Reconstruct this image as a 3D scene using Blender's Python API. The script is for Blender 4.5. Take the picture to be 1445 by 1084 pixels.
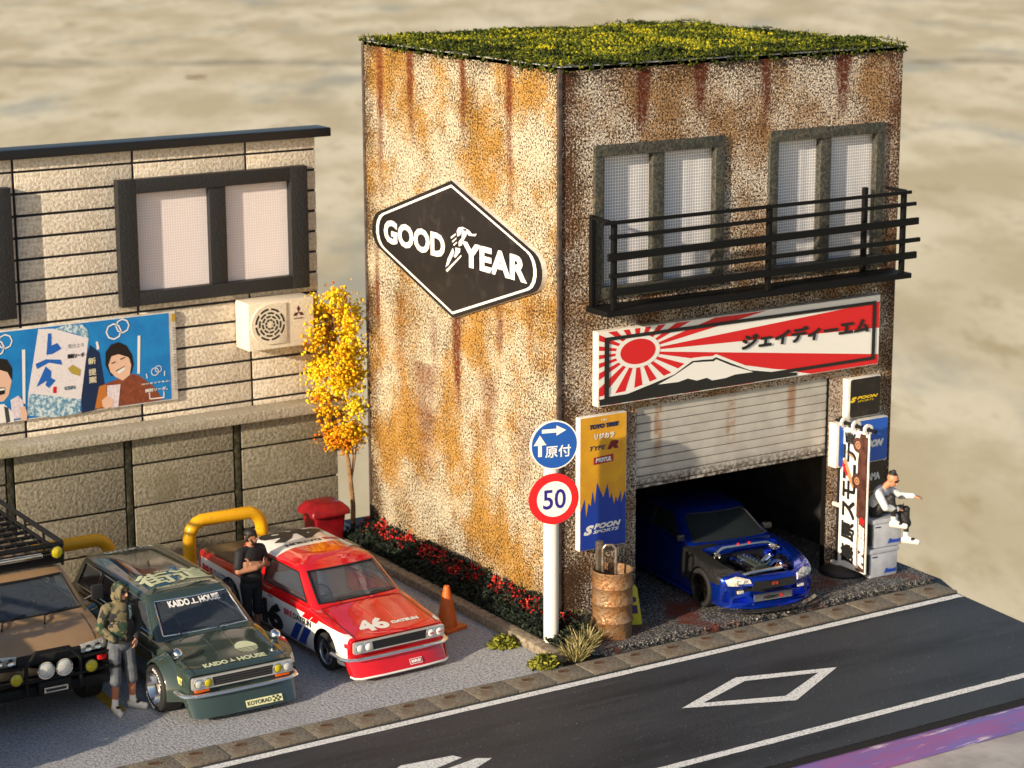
# Miniature garage diorama. One Blender unit = one metre of the 1:64 model at full size.
import bpy, bmesh, math, random
import numpy as np
from mathutils import Vector, Matrix, noise
from mathutils.bvhtree import BVHTree

random.seed(7)
for o in list(bpy.data.objects): bpy.data.objects.remove(o)
SC = bpy.context.scene
COL = SC.collection

# ---------------------------------------------------------------- camera
cam = bpy.data.cameras.new('camera')
cam_o = bpy.data.objects.new('camera', cam); COL.objects.link(cam_o); SC.camera = cam_o
CR, CU, CF = Vector((.84564, -.53374, -.00337)), Vector((.12318, .18903, .97421)), Vector((.51934, .82425, -.2256))
m = Matrix((CR, CU, -CF)).transposed().to_4x4(); m.translation = Vector((-17.03152, -25.7868, 10.7783))
cam_o.matrix_world = m
cam.sensor_width = 36; cam.lens = 80.01; cam.clip_start = .5; cam.clip_end = 3000
cam.dof.use_dof = True; cam.dof.focus_distance = 30.6; cam.dof.aperture_fstop = .9

# ---------------------------------------------------------------- light
SUN_TRAVEL = Vector((2.5, .75, -.82)).normalized()
elev = math.asin(-SUN_TRAVEL.z); azim = math.atan2(-SUN_TRAVEL.x, -SUN_TRAVEL.y)
w = bpy.data.worlds.new('World'); SC.world = w; w.use_nodes = True
nt = w.node_tree; bg = nt.nodes['Background']
sky = nt.nodes.new('ShaderNodeTexSky'); sky.sky_type = 'NISHITA'; sky.sun_disc = False
sky.sun_elevation = elev; sky.sun_rotation = azim % (2*math.pi); sky.dust_density = 1.5; sky.air_density = 1.0
nt.links.new(sky.outputs[0], bg.inputs[0]); bg.inputs[1].default_value = .11
sun = bpy.data.lights.new('sun', 'SUN'); sun.energy = 5.0; sun.angle = math.radians(1.1); sun.color = (1, .83, .60)
sun_o = bpy.data.objects.new('sun', sun); COL.objects.link(sun_o)
sun_o.rotation_euler = SUN_TRAVEL.to_track_quat('-Z', 'Y').to_euler(); sun_o.location = (-30, -9, 20)
vs = SC.view_settings; vs.view_transform = 'Standard'; vs.look = 'None'; vs.gamma = 1; vs.exposure = .45; vs.use_curve_mapping = False

# ---------------------------------------------------------------- materials
MATS = {}
def N(nt, t, **kw):
    n = nt.nodes.new('ShaderNode'+t)
    for k, v in kw.items():
        if k in n.inputs: n.inputs[k].default_value = v
        else: setattr(n, k, v)
    return n
def rgba(c): return (c[0], c[1], c[2], 1)
def mixc(nt, f, a, b, blend='MIX'):
    n = nt.nodes.new('ShaderNodeMix'); n.data_type = 'RGBA'; n.blend_type = blend
    for s, v in ((n.inputs[0], f), (n.inputs[6], a), (n.inputs[7], b)):
        if hasattr(v, 'links') or hasattr(v, 'is_linked'): nt.links.new(v, s)
        elif isinstance(v, (int, float)): s.default_value = v
        else: s.default_value = rgba(v)
    return n.outputs[2]
def ramp(nt, fac, lo, hi):
    n = nt.nodes.new('ShaderNodeMapRange'); n.interpolation_type = 'SMOOTHSTEP'
    nt.links.new(fac, n.inputs[0]); n.inputs[1].default_value = lo; n.inputs[2].default_value = hi
    return n.outputs[0]
def math_(nt, op, a, b=None):
    n = nt.nodes.new('ShaderNodeMath'); n.operation = op
    for i, v in enumerate((a, b)):
        if v is None: continue
        if isinstance(v, (int, float)): n.inputs[i].default_value = v
        else: nt.links.new(v, n.inputs[i])
    return n.outputs[0]
def ntex(nt, co, scale, detail=3, rough=.55, kind='Noise'):
    n = nt.nodes.new('ShaderNodeTex'+kind); n.inputs['Scale'].default_value = scale
    if kind == 'Noise': n.inputs['Detail'].default_value = detail; n.inputs['Roughness'].default_value = rough
    nt.links.new(co, n.inputs['Vector']); return n.outputs['Fac' if kind == 'Noise' else 'Distance']
def new(name):
    mt = bpy.data.materials.new(name); mt.use_nodes = True
    nt = mt.node_tree; b = nt.nodes['Principled BSDF']
    co = nt.nodes.new('ShaderNodeTexCoord').outputs['Object']
    MATS[name] = mt
    return mt, nt, b, co
def mat(name, col, rough=.5, metal=0, spec=.5, coat=0, col2=None, ns=8, nl=(.35, .65), bump=0, bs=40, trans=0, ior=1.45, alpha=1, emit=0, rvar=0):
    if name in MATS: return MATS[name]
    mt, nt, b, co = new(name)
    b.inputs['Base Color'].default_value = rgba(col); b.inputs['Roughness'].default_value = rough
    b.inputs['Metallic'].default_value = metal; b.inputs['Specular IOR Level'].default_value = spec
    b.inputs['Coat Weight'].default_value = coat; b.inputs['Coat Roughness'].default_value = .04
    b.inputs['Transmission Weight'].default_value = trans; b.inputs['IOR'].default_value = ior
    b.inputs['Alpha'].default_value = alpha
    if col2 is not None:
        f = ramp(nt, ntex(nt, co, ns, 5, .62), *nl)
        nt.links.new(mixc(nt, f, col, col2), b.inputs['Base Color'])
    if rvar:
        f = ntex(nt, co, 14, 4)
        nt.links.new(math_(nt, 'ADD', math_(nt, 'MULTIPLY', f, rvar), rough-rvar*.5), b.inputs['Roughness'])
    if bump:
        bn = nt.nodes.new('ShaderNodeBump'); bn.inputs['Strength'].default_value = bump; bn.inputs['Distance'].default_value = .02
        nt.links.new(ntex(nt, co, bs, 4, .6), bn.inputs['Height']); nt.links.new(bn.outputs[0], b.inputs['Normal'])
    return mt

# ---------------------------------------------------------------- mesh helpers
def link(name, me, mats=None, parent=None, loc=None, rot=None):
    o = bpy.data.objects.new(name, me); COL.objects.link(o)
    if mats is not None and me is not None:
        for mm in (mats if isinstance(mats, (list, tuple)) else [mats]): me.materials.append(mm)
    if parent: o.parent = parent
    if loc is not None: o.location = loc
    if rot is not None: o.rotation_euler = rot
    return o
def tag(o, label=None, cat=None, group=None, kind=None):
    if label: o['label'] = label
    if cat: o['category'] = cat
    if group: o['group'] = group
    if kind: o['kind'] = kind
    return o
def thing(name, label, cat, loc=(0, 0, 0), rz=0, group=None):
    o = bpy.data.objects.new(name, None); COL.objects.link(o); o.empty_display_size = .2
    o.location = loc; o.rotation_euler = (0, 0, rz)
    return tag(o, label, cat, group)
def copy_tree(o, parent=None):
    c = o.copy(); COL.objects.link(c); c.parent = parent
    for ch in list(o.children): copy_tree(ch, c)
    return c
def finish(me, ang=35):
    if ang is None: return me
    for p in me.polygons: p.use_smooth = True
    me.set_sharp_from_angle(angle=math.radians(ang))
    return me

class MB:
    """collects boxes, tubes, lathes, prisms into one mesh"""
    def __init__(s): s.bm = bmesh.new()
    def faces(s, vs_, fs):
        v = [s.bm.verts.new(p) for p in vs_]; out = []
        for f in fs:
            try: out.append(s.bm.faces.new([v[i] for i in f]))
            except ValueError: pass
        return out
    def box(s, a, b, bev=0, M=None):
        x0, y0, z0 = a; x1, y1, z1 = b
        vs_ = [Vector(p) for p in ((x0,y0,z0),(x1,y0,z0),(x1,y1,z0),(x0,y1,z0),(x0,y0,z1),(x1,y0,z1),(x1,y1,z1),(x0,y1,z1))]
        if M is not None: vs_ = [M @ v for v in vs_]
        fs = s.faces(vs_, [(0,3,2,1),(4,5,6,7),(0,1,5,4),(1,2,6,5),(2,3,7,6),(3,0,4,7)])
        if bev: bmesh.ops.bevel(s.bm, geom=list({e for f in fs for e in f.edges}), offset=bev, segments=2, profile=.6, affect='EDGES')
        return s
    def prism(s, poly, M, t0, t1, bev=0):
        """2D polygon in the local xy plane of M, from local z=t0 to t1"""
        n = len(poly)
        vs_ = [M @ Vector((x, y, t0)) for x, y in poly]+[M @ Vector((x, y, t1)) for x, y in poly]
        area = sum(poly[i][0]*poly[(i+1) % n][1]-poly[(i+1) % n][0]*poly[i][1] for i in range(n))
        top, bot = tuple(range(n, 2*n)), tuple(range(n-1, -1, -1))
        sides = [(i, (i+1) % n, n+(i+1) % n, n+i) for i in range(n)]
        fl = [bot, top]+sides
        if (area < 0) != (t1 < t0): fl = [f[::-1] for f in fl]
        fs = s.faces(vs_, fl)
        if bev: bmesh.ops.bevel(s.bm, geom=list({e for f in fs for e in f.edges}), offset=bev, segments=2, profile=.6, affect='EDGES')
        return s
    def tube(s, pts, rad, seg=8, cap=True, flat=None):
        pts = [Vector(p) for p in pts]; n = len(pts)
        rs = rad if isinstance(rad, (list, tuple)) else [rad]*n
        rings = []; nrm = None
        for i, p in enumerate(pts):
            t = ((pts[min(i+1, n-1)]-p).normalized()+(p-pts[max(i-1, 0)]).normalized())
            if t.length < 1e-6: t = pts[min(i+1, n-1)]-pts[max(i-1, 0)]
            t.normalize()
            if nrm is None: nrm = t.orthogonal().normalized() if abs(t.z) > .9 else Vector((0, 0, 1)).cross(t).normalized()
            nrm = (nrm-t*nrm.dot(t)).normalized(); b = t.cross(nrm)
            rings.append([p+(nrm*math.cos(a)+b*math.sin(a)*(flat or 1))*rs[i] for a in [2*math.pi*k/seg for k in range(seg)]])
        s.loft(rings, cap); return s
    def loft(s, rings, cap=True, closed=True):
        k = len(rings[0]); vs_ = [p for r in rings for p in r]; fs = []
        for i in range(len(rings)-1):
            for j in range(k if closed else k-1):
                a, b = i*k+j, i*k+(j+1) % k
                fs.append((a, b, b+k, a+k))
        if cap and closed:
            fs.append(tuple(range(k-1, -1, -1))); fs.append(tuple(range((len(rings)-1)*k, len(rings)*k)))
        return s.faces(vs_, fs)
    def lathe(s, prof, M=None, seg=24, cap=False):
        """prof [(r, h)] about local z"""
        M = M or Matrix()
        rings = [[M @ Vector((r*math.cos(a), r*math.sin(a), h)) for a in [2*math.pi*k/seg for k in range(seg)]] for r, h in prof]
        s.loft(rings, cap); return s
    def disc(s, r, M, seg=24, h=0):
        s.faces([M @ Vector((r*math.cos(2*math.pi*k/seg), r*math.sin(2*math.pi*k/seg), h)) for k in range(seg)], [tuple(range(seg))]); return s
    def mesh(s, ang=35, fix=True):
        if fix: bmesh.ops.recalc_face_normals(s.bm, faces=s.bm.faces)
        me = bpy.data.meshes.new('m'); s.bm.to_mesh(me); s.bm.free(); return finish(me, ang)
    def build(s, name, mats, parent=None, ang=35, loc=None, rot=None, fix=True):
        me = s.mesh(ang, fix); me.name = name
        return link(name, me, mats, parent, loc, rot)

def pd(verts, faces, ang=None, name='m'):
    me = bpy.data.meshes.new(name); me.from_pydata([tuple(v) for v in verts], [], faces); me.update(); return finish(me, ang)
def boolean(a, b, op='DIFFERENCE', solver='EXACT'):
    oa = bpy.data.objects.new('ba', a); ob = bpy.data.objects.new('bb', b)
    COL.objects.link(oa); COL.objects.link(ob)
    md = oa.modifiers.new('b', 'BOOLEAN'); md.operation = op; md.solver = solver; md.object = ob
    dg = bpy.context.evaluated_depsgraph_get(); me = bpy.data.meshes.new_from_object(oa.evaluated_get(dg))
    bpy.data.objects.remove(oa); bpy.data.objects.remove(ob)
    return me
def frame(o, x, y):
    """matrix with origin o, local x and y axes"""
    x = Vector(x).normalized(); y = Vector(y); y = (y-x*y.dot(x)).normalized(); z = x.cross(y)
    M = Matrix((x, y, z)).transposed().to_4x4(); M.translation = Vector(o); return M
_tc = {}
def text2d(s, bold=0, shear=0, spacing=1):
    """flat text mesh data normalised to a unit box: (verts xy in 0..1, faces, aspect)"""
    k = (s, bold, shear, spacing)
    if k in _tc: return _tc[k]
    cu = bpy.data.curves.new('t', 'FONT'); cu.body = s; cu.size = 1; cu.offset = bold; cu.shear = shear; cu.space_character = spacing
    cu.resolution_u = 3; cu.fill_mode = 'FRONT'
    o = bpy.data.objects.new('t', cu); COL.objects.link(o)
    dg = bpy.context.evaluated_depsgraph_get(); me = bpy.data.meshes.new_from_object(o.evaluated_get(dg))
    bpy.data.objects.remove(o); bpy.data.curves.remove(cu)
    v = [tuple(p.co[:2]) for p in me.vertices]; f = [tuple(p.vertices) for p in me.polygons]
    x0, x1 = min(p[0] for p in v), max(p[0] for p in v); y0, y1 = min(p[1] for p in v), max(p[1] for p in v)
    r = ([((x-x0)/(x1-x0), (y-y0)/(y1-y0)) for x, y in v], f, (x1-x0)/(y1-y0))
    _tc[k] = r; bpy.data.meshes.remove(me); return r
def lettering(s, M, x, y, wd, ht, mt, parent, h=.004, bold=.0, shear=0, name='lettering', heavy=0, spacing=1, warp=None):
    """text fitted into the box (x, y, wd, ht) of frame M, raised by h; heavy stacks shifted copies for bold strokes"""
    v, f, a = text2d(s, bold, shear, spacing); V = []; F = []
    offs = [(0, 0)] if not heavy else [(0, 0), (heavy, 0), (0, heavy), (heavy, heavy), (heavy*.5, heavy*.5)]
    for i, (dx, dy) in enumerate(offs):
        n = len(V)
        for p in v:
            X, Y = x+p[0]*(wd-abs(heavy))+dx, y+p[1]*(ht-abs(heavy))+dy
            if warp: X, Y = warp(X, Y)
            V.append(M @ Vector((X, Y, h+i*.0006)))
        F += [tuple(n+k for k in q) for q in f]
    return link(name, pd(V, F, name=name), mt, parent)
def flat(polys, M, mt, parent, h=.004, name='print', t=None):
    """flat printed shapes: polygons in frame M"""
    b = MB()
    for p in polys:
        if t: b.prism(p, M, h-t, h)
        else: b.faces([M @ Vector((x, y, h)) for x, y in p], [tuple(range(len(p)))])
    return b.build(name, mt, parent, None, fix=bool(t))
def circ(cx, cy, r, n=28, ry=None, a0=0, a1=2*math.pi):
    full = abs(a1-a0-2*math.pi) < 1e-6
    return [(cx+r*math.cos(a0+(a1-a0)*k/(n if full else n-1)), cy+(ry or r)*math.sin(a0+(a1-a0)*k/(n if full else n-1))) for k in range(n)]
def ringpolys(cx, cy, r0, r1, n=28, a0=0, a1=2*math.pi):
    A = [a0+(a1-a0)*k/n for k in range(n+1)]
    return [[(cx+r0*math.cos(A[k]), cy+r0*math.sin(A[k])), (cx+r1*math.cos(A[k]), cy+r1*math.sin(A[k])), (cx+r1*math.cos(A[k+1]), cy+r1*math.sin(A[k+1])), (cx+r0*math.cos(A[k+1]), cy+r0*math.sin(A[k+1]))] for k in range(n)]
def rrect(x0, y0, x1, y1, r, n=4):
    out = []
    for cx, cy, a in ((x1-r, y1-r, 0), (x0+r, y1-r, 90), (x0+r, y0+r, 180), (x1-r, y0+r, 270)):
        for k in range(n+1):
            t = math.radians(a+90*k/n); out.append((cx+r*math.cos(t), cy+r*math.sin(t)))
    return out
def clip(poly, a, b, c):
    """keep the part of a polygon with a*x+b*y<=c"""
    out = []
    for i in range(len(poly)):
        p, q = poly[i], poly[(i+1) % len(poly)]; dp, dq = a*p[0]+b*p[1]-c, a*q[0]+b*q[1]-c
        if dp <= 0: out.append(p)
        if dp*dq < 0:
            t = dp/(dp-dq); out.append((p[0]+(q[0]-p[0])*t, p[1]+(q[1]-p[1])*t))
    return out
def cliprect(poly, x0, y0, x1, y1):
    for a, b, c in ((1, 0, x1), (-1, 0, -x0), (0, 1, y1), (0, -1, -y0)):
        if poly: poly = clip(poly, a, b, c)
    return poly
def crumbs(pts, rad, seed=1, jit=.5, name='m', attr=None):
    """many small irregular octahedral crumbs as one mesh; attr = value per crumb stored as 'tone'"""
    rg = np.random.default_rng(seed); n = len(pts); P = np.array(pts, float); R = np.broadcast_to(np.array(rad, float), (n,))
    base = np.array([(1,0,0),(-1,0,0),(0,1,0),(0,-1,0),(0,0,1),(0,0,-1)], float)
    q = rg.normal(size=(n, 3, 3)); Q, _ = np.linalg.qr(q)
    V = np.einsum('kj,nji->nki', base, Q)*(1+jit*(rg.random((n, 6, 1))-.5)*2)*R[:, None, None]+P[:, None, :]
    f = np.array([(0,2,4),(2,1,4),(1,3,4),(3,0,4),(2,0,5),(1,2,5),(3,1,5),(0,3,5)])
    F = (f[None]+(np.arange(n)*6)[:, None, None]).reshape(-1, 3)
    return npmesh(V.reshape(-1, 3), F, name, None if attr is None else np.repeat(np.array(attr, float), 6))
def npmesh(V, F, name='m', tone=None):
    me = bpy.data.meshes.new(name); V = np.asarray(V, np.float32); F = np.asarray(F, np.int32)
    me.vertices.add(len(V)); me.vertices.foreach_set('co', V.ravel())
    k = F.shape[1]; me.loops.add(F.size); me.loops.foreach_set('vertex_index', F.ravel())
    me.polygons.add(len(F)); me.polygons.foreach_set('loop_start', np.arange(0, F.size, k, dtype=np.int32))
    me.update(calc_edges=True)
    if tone is not None:
        a = me.attributes.new('tone', 'FLOAT', 'POINT'); a.data.foreach_set('value', np.asarray(tone, np.float32))
    me.validate(); return me
def leaves(pts, dirs, ln, wd, seed=1, tone=None, name='m', bend=.3):
    """many narrow folded leaves: each two quads along its direction"""
    rg = np.random.default_rng(seed); P = np.array(pts, float); D = np.array(dirs, float); D /= np.linalg.norm(D, axis=1)[:, None]+1e-9
    n = len(P); L = np.broadcast_to(np.array(ln, float), (n,))[:, None]; W = np.broadcast_to(np.array(wd, float), (n,))[:, None]
    S = np.cross(D, rg.normal(size=(n, 3))); S /= np.linalg.norm(S, axis=1)[:, None]+1e-9; U = np.cross(S, D)
    a = P-S*W*.5; b = P+S*W*.5; m1 = P+D*L*.55+U*L*bend*.3; c = m1-S*W*.45; d = m1+S*W*.45; e = P+D*L-np.array([0, 0, 1])*L*bend*.3
    V = np.stack([a, b, d, c, e+S*W*.08, e-S*W*.08], 1).reshape(-1, 3)
    F = (np.array([(0, 1, 2, 3), (3, 2, 4, 5)])[None]+(np.arange(n)*6)[:, None, None]).reshape(-1, 4)
    return npmesh(V, F, name, None if tone is None else np.repeat(np.array(tone, float), 6))
def tonemat(name, stops, rough=.8, spec=.2, sub=0):
    mt, nt, b, co = new(name)
    at = nt.nodes.new('ShaderNodeAttribute'); at.attribute_name = 'tone'
    cr = nt.nodes.new('ShaderNodeValToRGB'); el = cr.color_ramp.elements
    while len(el) < len(stops): el.new(.5)
    for e, (p, c) in zip(el, stops): e.position = p; e.color = rgba(c)
    nt.links.new(at.outputs['Fac'], cr.inputs[0]); nt.links.new(cr.outputs[0], b.inputs['Base Color'])
    b.inputs['Roughness'].default_value = rough; b.inputs['Specular IOR Level'].default_value = spec
    return mt
# ================================================================ shared materials
BLACK = mat('black_paint', (.008, .008, .009), .55, spec=.25, bump=.15, bs=60)
WHITE = mat('white_print', (.8, .79, .77), .55)
INKBLACK = mat('ink_black', (.012, .012, .012), .5)
REDINK = mat('ink_red', (.62, .012, .016), .5)
BLUEINK = mat('ink_blue', (.012, .06, .42), .5)
YELINK = mat('ink_yellow', (.8, .55, .02), .5)
CHROME = mat('chrome', (.82, .82, .83), .09, 1, rvar=.08)
RUBBER = mat('rubber', (.014, .014, .015), .68, bump=.2, bs=30)
DARK = mat('dark_plastic', (.016, .016, .018), .5)
def stucco_mat(name, dark, cream, ochre, thr, rustc=(.20, .045, .012)):
    mt, nt, b, co = new(name)
    n1 = ntex(nt, co, 30, 3, .7); n2 = ntex(nt, co, 52, 2, .6)
    rust = nt.nodes.new('ShaderNodeAttribute'); rust.attribute_name = 'rust'
    grime = nt.nodes.new('ShaderNodeAttribute'); grime.attribute_name = 'grime'
    big = ntex(nt, co, .75, 6, .62); mid = ntex(nt, co, 2.3, 5, .65)
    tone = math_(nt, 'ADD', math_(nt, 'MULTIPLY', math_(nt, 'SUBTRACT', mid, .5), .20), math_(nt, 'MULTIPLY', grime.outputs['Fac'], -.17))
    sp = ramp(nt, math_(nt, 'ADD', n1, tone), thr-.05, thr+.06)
    sp2 = ramp(nt, n2, .40, .62)
    oc = ramp(nt, math_(nt, 'ADD', math_(nt, 'MULTIPLY', n2, .7), math_(nt, 'MULTIPLY', big, 1.5)), .97, 1.24)
    base = mixc(nt, oc, cream, ochre)
    base = mixc(nt, math_(nt, 'MULTIPLY', sp2, .28), base, tuple(c*1.6 for c in dark))
    col = mixc(nt, sp, dark, base)
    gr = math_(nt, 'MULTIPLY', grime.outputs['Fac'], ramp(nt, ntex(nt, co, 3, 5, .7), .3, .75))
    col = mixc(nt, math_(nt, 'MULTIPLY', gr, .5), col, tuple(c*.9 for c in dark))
    rs = math_(nt, 'MULTIPLY', rust.outputs['Fac'], math_(nt, 'ADD', math_(nt, 'MULTIPLY', ramp(nt, ntex(nt, co, 18, 4, .7), .28, .6), .75), .35)); rs.node.use_clamp = True
    col = mixc(nt, rs, col, rustc)
    nt.links.new(col, b.inputs['Base Color']); b.inputs['Roughness'].default_value = .85; b.inputs['Specular IOR Level'].default_value = .25
    bn = nt.nodes.new('ShaderNodeBump'); bn.inputs['Strength'].default_value = .9; bn.inputs['Distance'].default_value = .03
    nt.links.new(math_(nt, 'ADD', sp, math_(nt, 'MULTIPLY', sp2, .5)), bn.inputs['Height']); nt.links.new(bn.outputs[0], b.inputs['Normal'])
    return mt
STUCCO = stucco_mat('rough_stucco', (.085, .040, .014), (.82, .73, .55), (.60, .32, .07), .43, (.19, .040, .009))
STUCCO_F = stucco_mat('rough_stucco_street', (.070, .034, .015), (.88, .79, .68), (.46, .27, .13), .43, (.13, .026, .010))
def grainy(name, a, b_, sc, thr=.5, wid=.12, big=None, bump=.6, rough=.85, spec=.3, bigscale=.9, bl=(.5, .7)):
    mt, nt, b, co = new(name)
    n = ntex(nt, co, sc, 3, .65); f = ramp(nt, n, thr-wid, thr+wid); c = mixc(nt, f, a, b_)
    if big is not None: c = mixc(nt, ramp(nt, ntex(nt, co, bigscale, 6, .65), *bl), c, big)
    nt.links.new(c, b.inputs['Base Color']); b.inputs['Roughness'].default_value = rough; b.inputs['Specular IOR Level'].default_value = spec
    bn = nt.nodes.new('ShaderNodeBump'); bn.inputs['Strength'].default_value = bump; bn.inputs['Distance'].default_value = .02
    nt.links.new(n, bn.inputs['Height']); nt.links.new(bn.outputs[0], b.inputs['Normal'])
    return mt
SIDING = grainy('siding_stucco', (.44, .36, .27), (.74, .68, .59), 19, .46, .16, (.52, .45, .36), 1.0, bigscale=.7)
BLOCK = grainy('wall_block', (.13, .115, .08), (.31, .285, .22), 20, .48, .2, (.17, .155, .10), .9, bigscale=.8)
MORTAR = grainy('mossy_mortar', (.014, .016, .009), (.075, .07, .042), 12, .55, .2, bump=.5)
COPING = grainy('coping_concrete', (.30, .27, .21), (.50, .46, .38), 20, .45, .2, (.36, .33, .22), .8)
ASPHALT, nta, ba, coa = new('road_asphalt')
na = ntex(nta, coa, 60, 3, .7); mpa = nta.nodes.new('ShaderNodeMapping'); mpa.inputs['Scale'].default_value = (.16, 1.0, 1); nta.links.new(coa, mpa.inputs[0])
ca = mixc(nta, ramp(nta, na, .36, .68), (.014, .016, .020), (.072, .077, .088)); ca = mixc(nta, math_(nta, 'MULTIPLY', ramp(nta, ntex(nta, mpa.outputs[0], 1.3, 5, .6), .45, .68), .75), ca, (.010, .011, .014))
ca = mixc(nta, math_(nta, 'MULTIPLY', ramp(nta, ntex(nta, mpa.outputs[0], 3.1, 4, .6), .56, .72), .35), ca, (.085, .088, .095)); ca = mixc(nta, ramp(nta, ntex(nta, coa, 34, 1, .5), .735, .76), ca, (.35, .35, .34))
nta.links.new(ca, ba.inputs['Base Color']); ba.inputs['Roughness'].default_value = .6; ba.inputs['Specular IOR Level'].default_value = .4
bna = nta.nodes.new('ShaderNodeBump'); bna.inputs['Strength'].default_value = .7; bna.inputs['Distance'].default_value = .02; nta.links.new(na, bna.inputs['Height']); nta.links.new(bna.outputs[0], ba.inputs['Normal'])
LOTASPH = grainy('lot_asphalt', (.15, .155, .175), (.46, .465, .49), 26, .46, .22, (.27, .275, .295), .8, .8, .3, .5)
APRON = grainy('apron_gravel', (.03, .026, .024), (.36, .35, .34), 38, .56, .12, (.12, .028, .015), .9, .85, .3, .75, (.53, .66))
KERBM = grainy('kerb_concrete', (.12, .10, .075), (.25, .22, .175), 24, .48, .25, (.13, .09, .06), .7, bigscale=1.2)
PAINTLINE = grainy('road_paint', (.16, .17, .18), (.76, .76, .75), 34, .40, .10, None, .5)
YELLINE = grainy('yellow_road_paint', (.22, .12, .01), (.52, .31, .02), 24, .48, .2)
SOIL = grainy('bed_soil', (.02, .014, .01), (.09, .06, .04), 18, .5, .2)
TIMBER = grainy('bed_edging', (.13, .10, .065), (.34, .29, .22), 14, .5, .25, (.19, .15, .10), .7)

# ================================================================ ground below and the board
def ground_mat():
    mt, nt, b, co = new('far_concrete')
    mp = nt.nodes.new('ShaderNodeMapping'); mp.inputs['Scale'].default_value = (1, 1, 1); mp.inputs['Rotation'].default_value = (0, 0, math.radians(32))
    nt.links.new(co, mp.inputs[0])
    mp2 = nt.nodes.new('ShaderNodeMapping'); mp2.inputs['Scale'].default_value = (1, .38, 1); nt.links.new(mp.outputs[0], mp2.inputs[0]); v = mp2.outputs[0]
    c = mixc(nt, ramp(nt, ntex(nt, v, .075, 6, .65), .38, .62), (.56, .47, .30), (.78, .70, .51))
    c = mixc(nt, math_(nt, 'MULTIPLY', ramp(nt, ntex(nt, v, .15, 5, .65), .52, .70), .7), c, (.38, .29, .14))
    c = mixc(nt, math_(nt, 'MULTIPLY', ramp(nt, ntex(nt, v, .05, 5, .6), .54, .70), .7), c, (.36, .37, .32))
    nt.links.new(c, b.inputs['Base Color']); b.inputs['Roughness'].default_value = .9; b.inputs['Specular IOR Level'].default_value = .2
    return mt
GZ = -25
g = link('ground', pd([(-900, -900, GZ), (1500, -900, GZ), (1500, 1500, GZ), (-900, 1500, GZ)], [(0, 1, 2, 3)]), ground_mat()); tag(g, kind='structure')
JOINT = grainy('joint_dirt', (.26, .22, .14), (.66, .58, .42), .10, .5, .2, None, .2)
def jl(t): return Vector((124.3+140.1*t, 370.2-87.5*t, GZ+.04))
vv = []; 
for k in range(61):
    t = -1+3*k/60; p = jl(t); wd = .9+.8*noise.noise(Vector((t*9, 0, 3))); q = Vector((-.53, -.85, 0))
    vv += [p+q*wd*6.5, p-q*wd*6.5]
j = link('ground_joint', pd(vv, [(2*k, 2*k+2, 2*k+3, 2*k+1) for k in range(60)]), JOINT); tag(j, kind='structure')
LEAF = mat('dry_leaf', (.16, .07, .03), .8, col2=(.28, .13, .05), ns=3)
for (x, y, s, lb) in ((142.0, 325.6, 1.9, 'small dry brown leaf on the far concrete above the dark roofline'), (57.0, 57.9, .45, 'tiny dry leaf on the concrete ground right of the road corner')):
    b = MB(); b.faces([Vector((math.cos(a)*s*(1.3 if k % 2 else .8), math.sin(a)*s*.8, .05+.12*s*math.cos(3*a))) for k, a in enumerate([2*math.pi*i/10 for i in range(10)])]+[Vector((0, 0, .02+.1*s))], [(i, (i+1) % 10, 10) for i in range(10)])
    tag(b.build('dry_leaf', LEAF, None, 60, loc=(x, y, GZ+.03)), lb, 'leaf', 'dry leaves on the ground')
LEDGE = grainy('ledge_concrete', (.30, .29, .27), (.46, .45, .42), 1.6, .5, .25, (.20, .19, .18), .4, bigscale=.6, bl=(.55, .72))
BX = [(-18, -5.52), (5.62, -5.52), (5.95, -1.78), (6.22, -1.1), (6.22, 6.65), (-18, 6.65)]
MB().prism([(-18, -9.5), (5.0, -9.5), (5.2, 6.2), (-18, 6.2)], Matrix(), GZ-.05, -.47).build('ledge', LEDGE)['kind'] = 'structure'
FOIL, ntf, bf, cof = new('purple_foil_edge')
st = ntf.nodes.new('ShaderNodeMapping'); st.inputs['Scale'].default_value = (.7, 1, 9); ntf.links.new(cof, st.inputs[0])
fo = mixc(ntf, ramp(ntf, ntex(ntf, st.outputs[0], 1.0, 4, .6), .38, .62), (.38, .16, .44), (.24, .20, .58))
fo = mixc(ntf, ramp(ntf, ntex(ntf, st.outputs[0], 2.1, 4, .6), .58, .70), fo, (.84, .70, .84))
ntf.links.new(fo, bf.inputs['Base Color']); bf.inputs['Roughness'].default_value = .28; bf.inputs['Metallic'].default_value = .45
bd = MB().prism(BX, Matrix(), -.46, -.09).build('board_base', FOIL); tag(bd, kind='structure')
MB().prism([(x+(.03 if x > 0 else 0), y-(.03 if y < 0 else 0)) for x, y in BX], Matrix(), -.088, -.012).build('board_top', mat('board_black', (.012, .012, .014), .6))['kind'] = 'structure'

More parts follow.
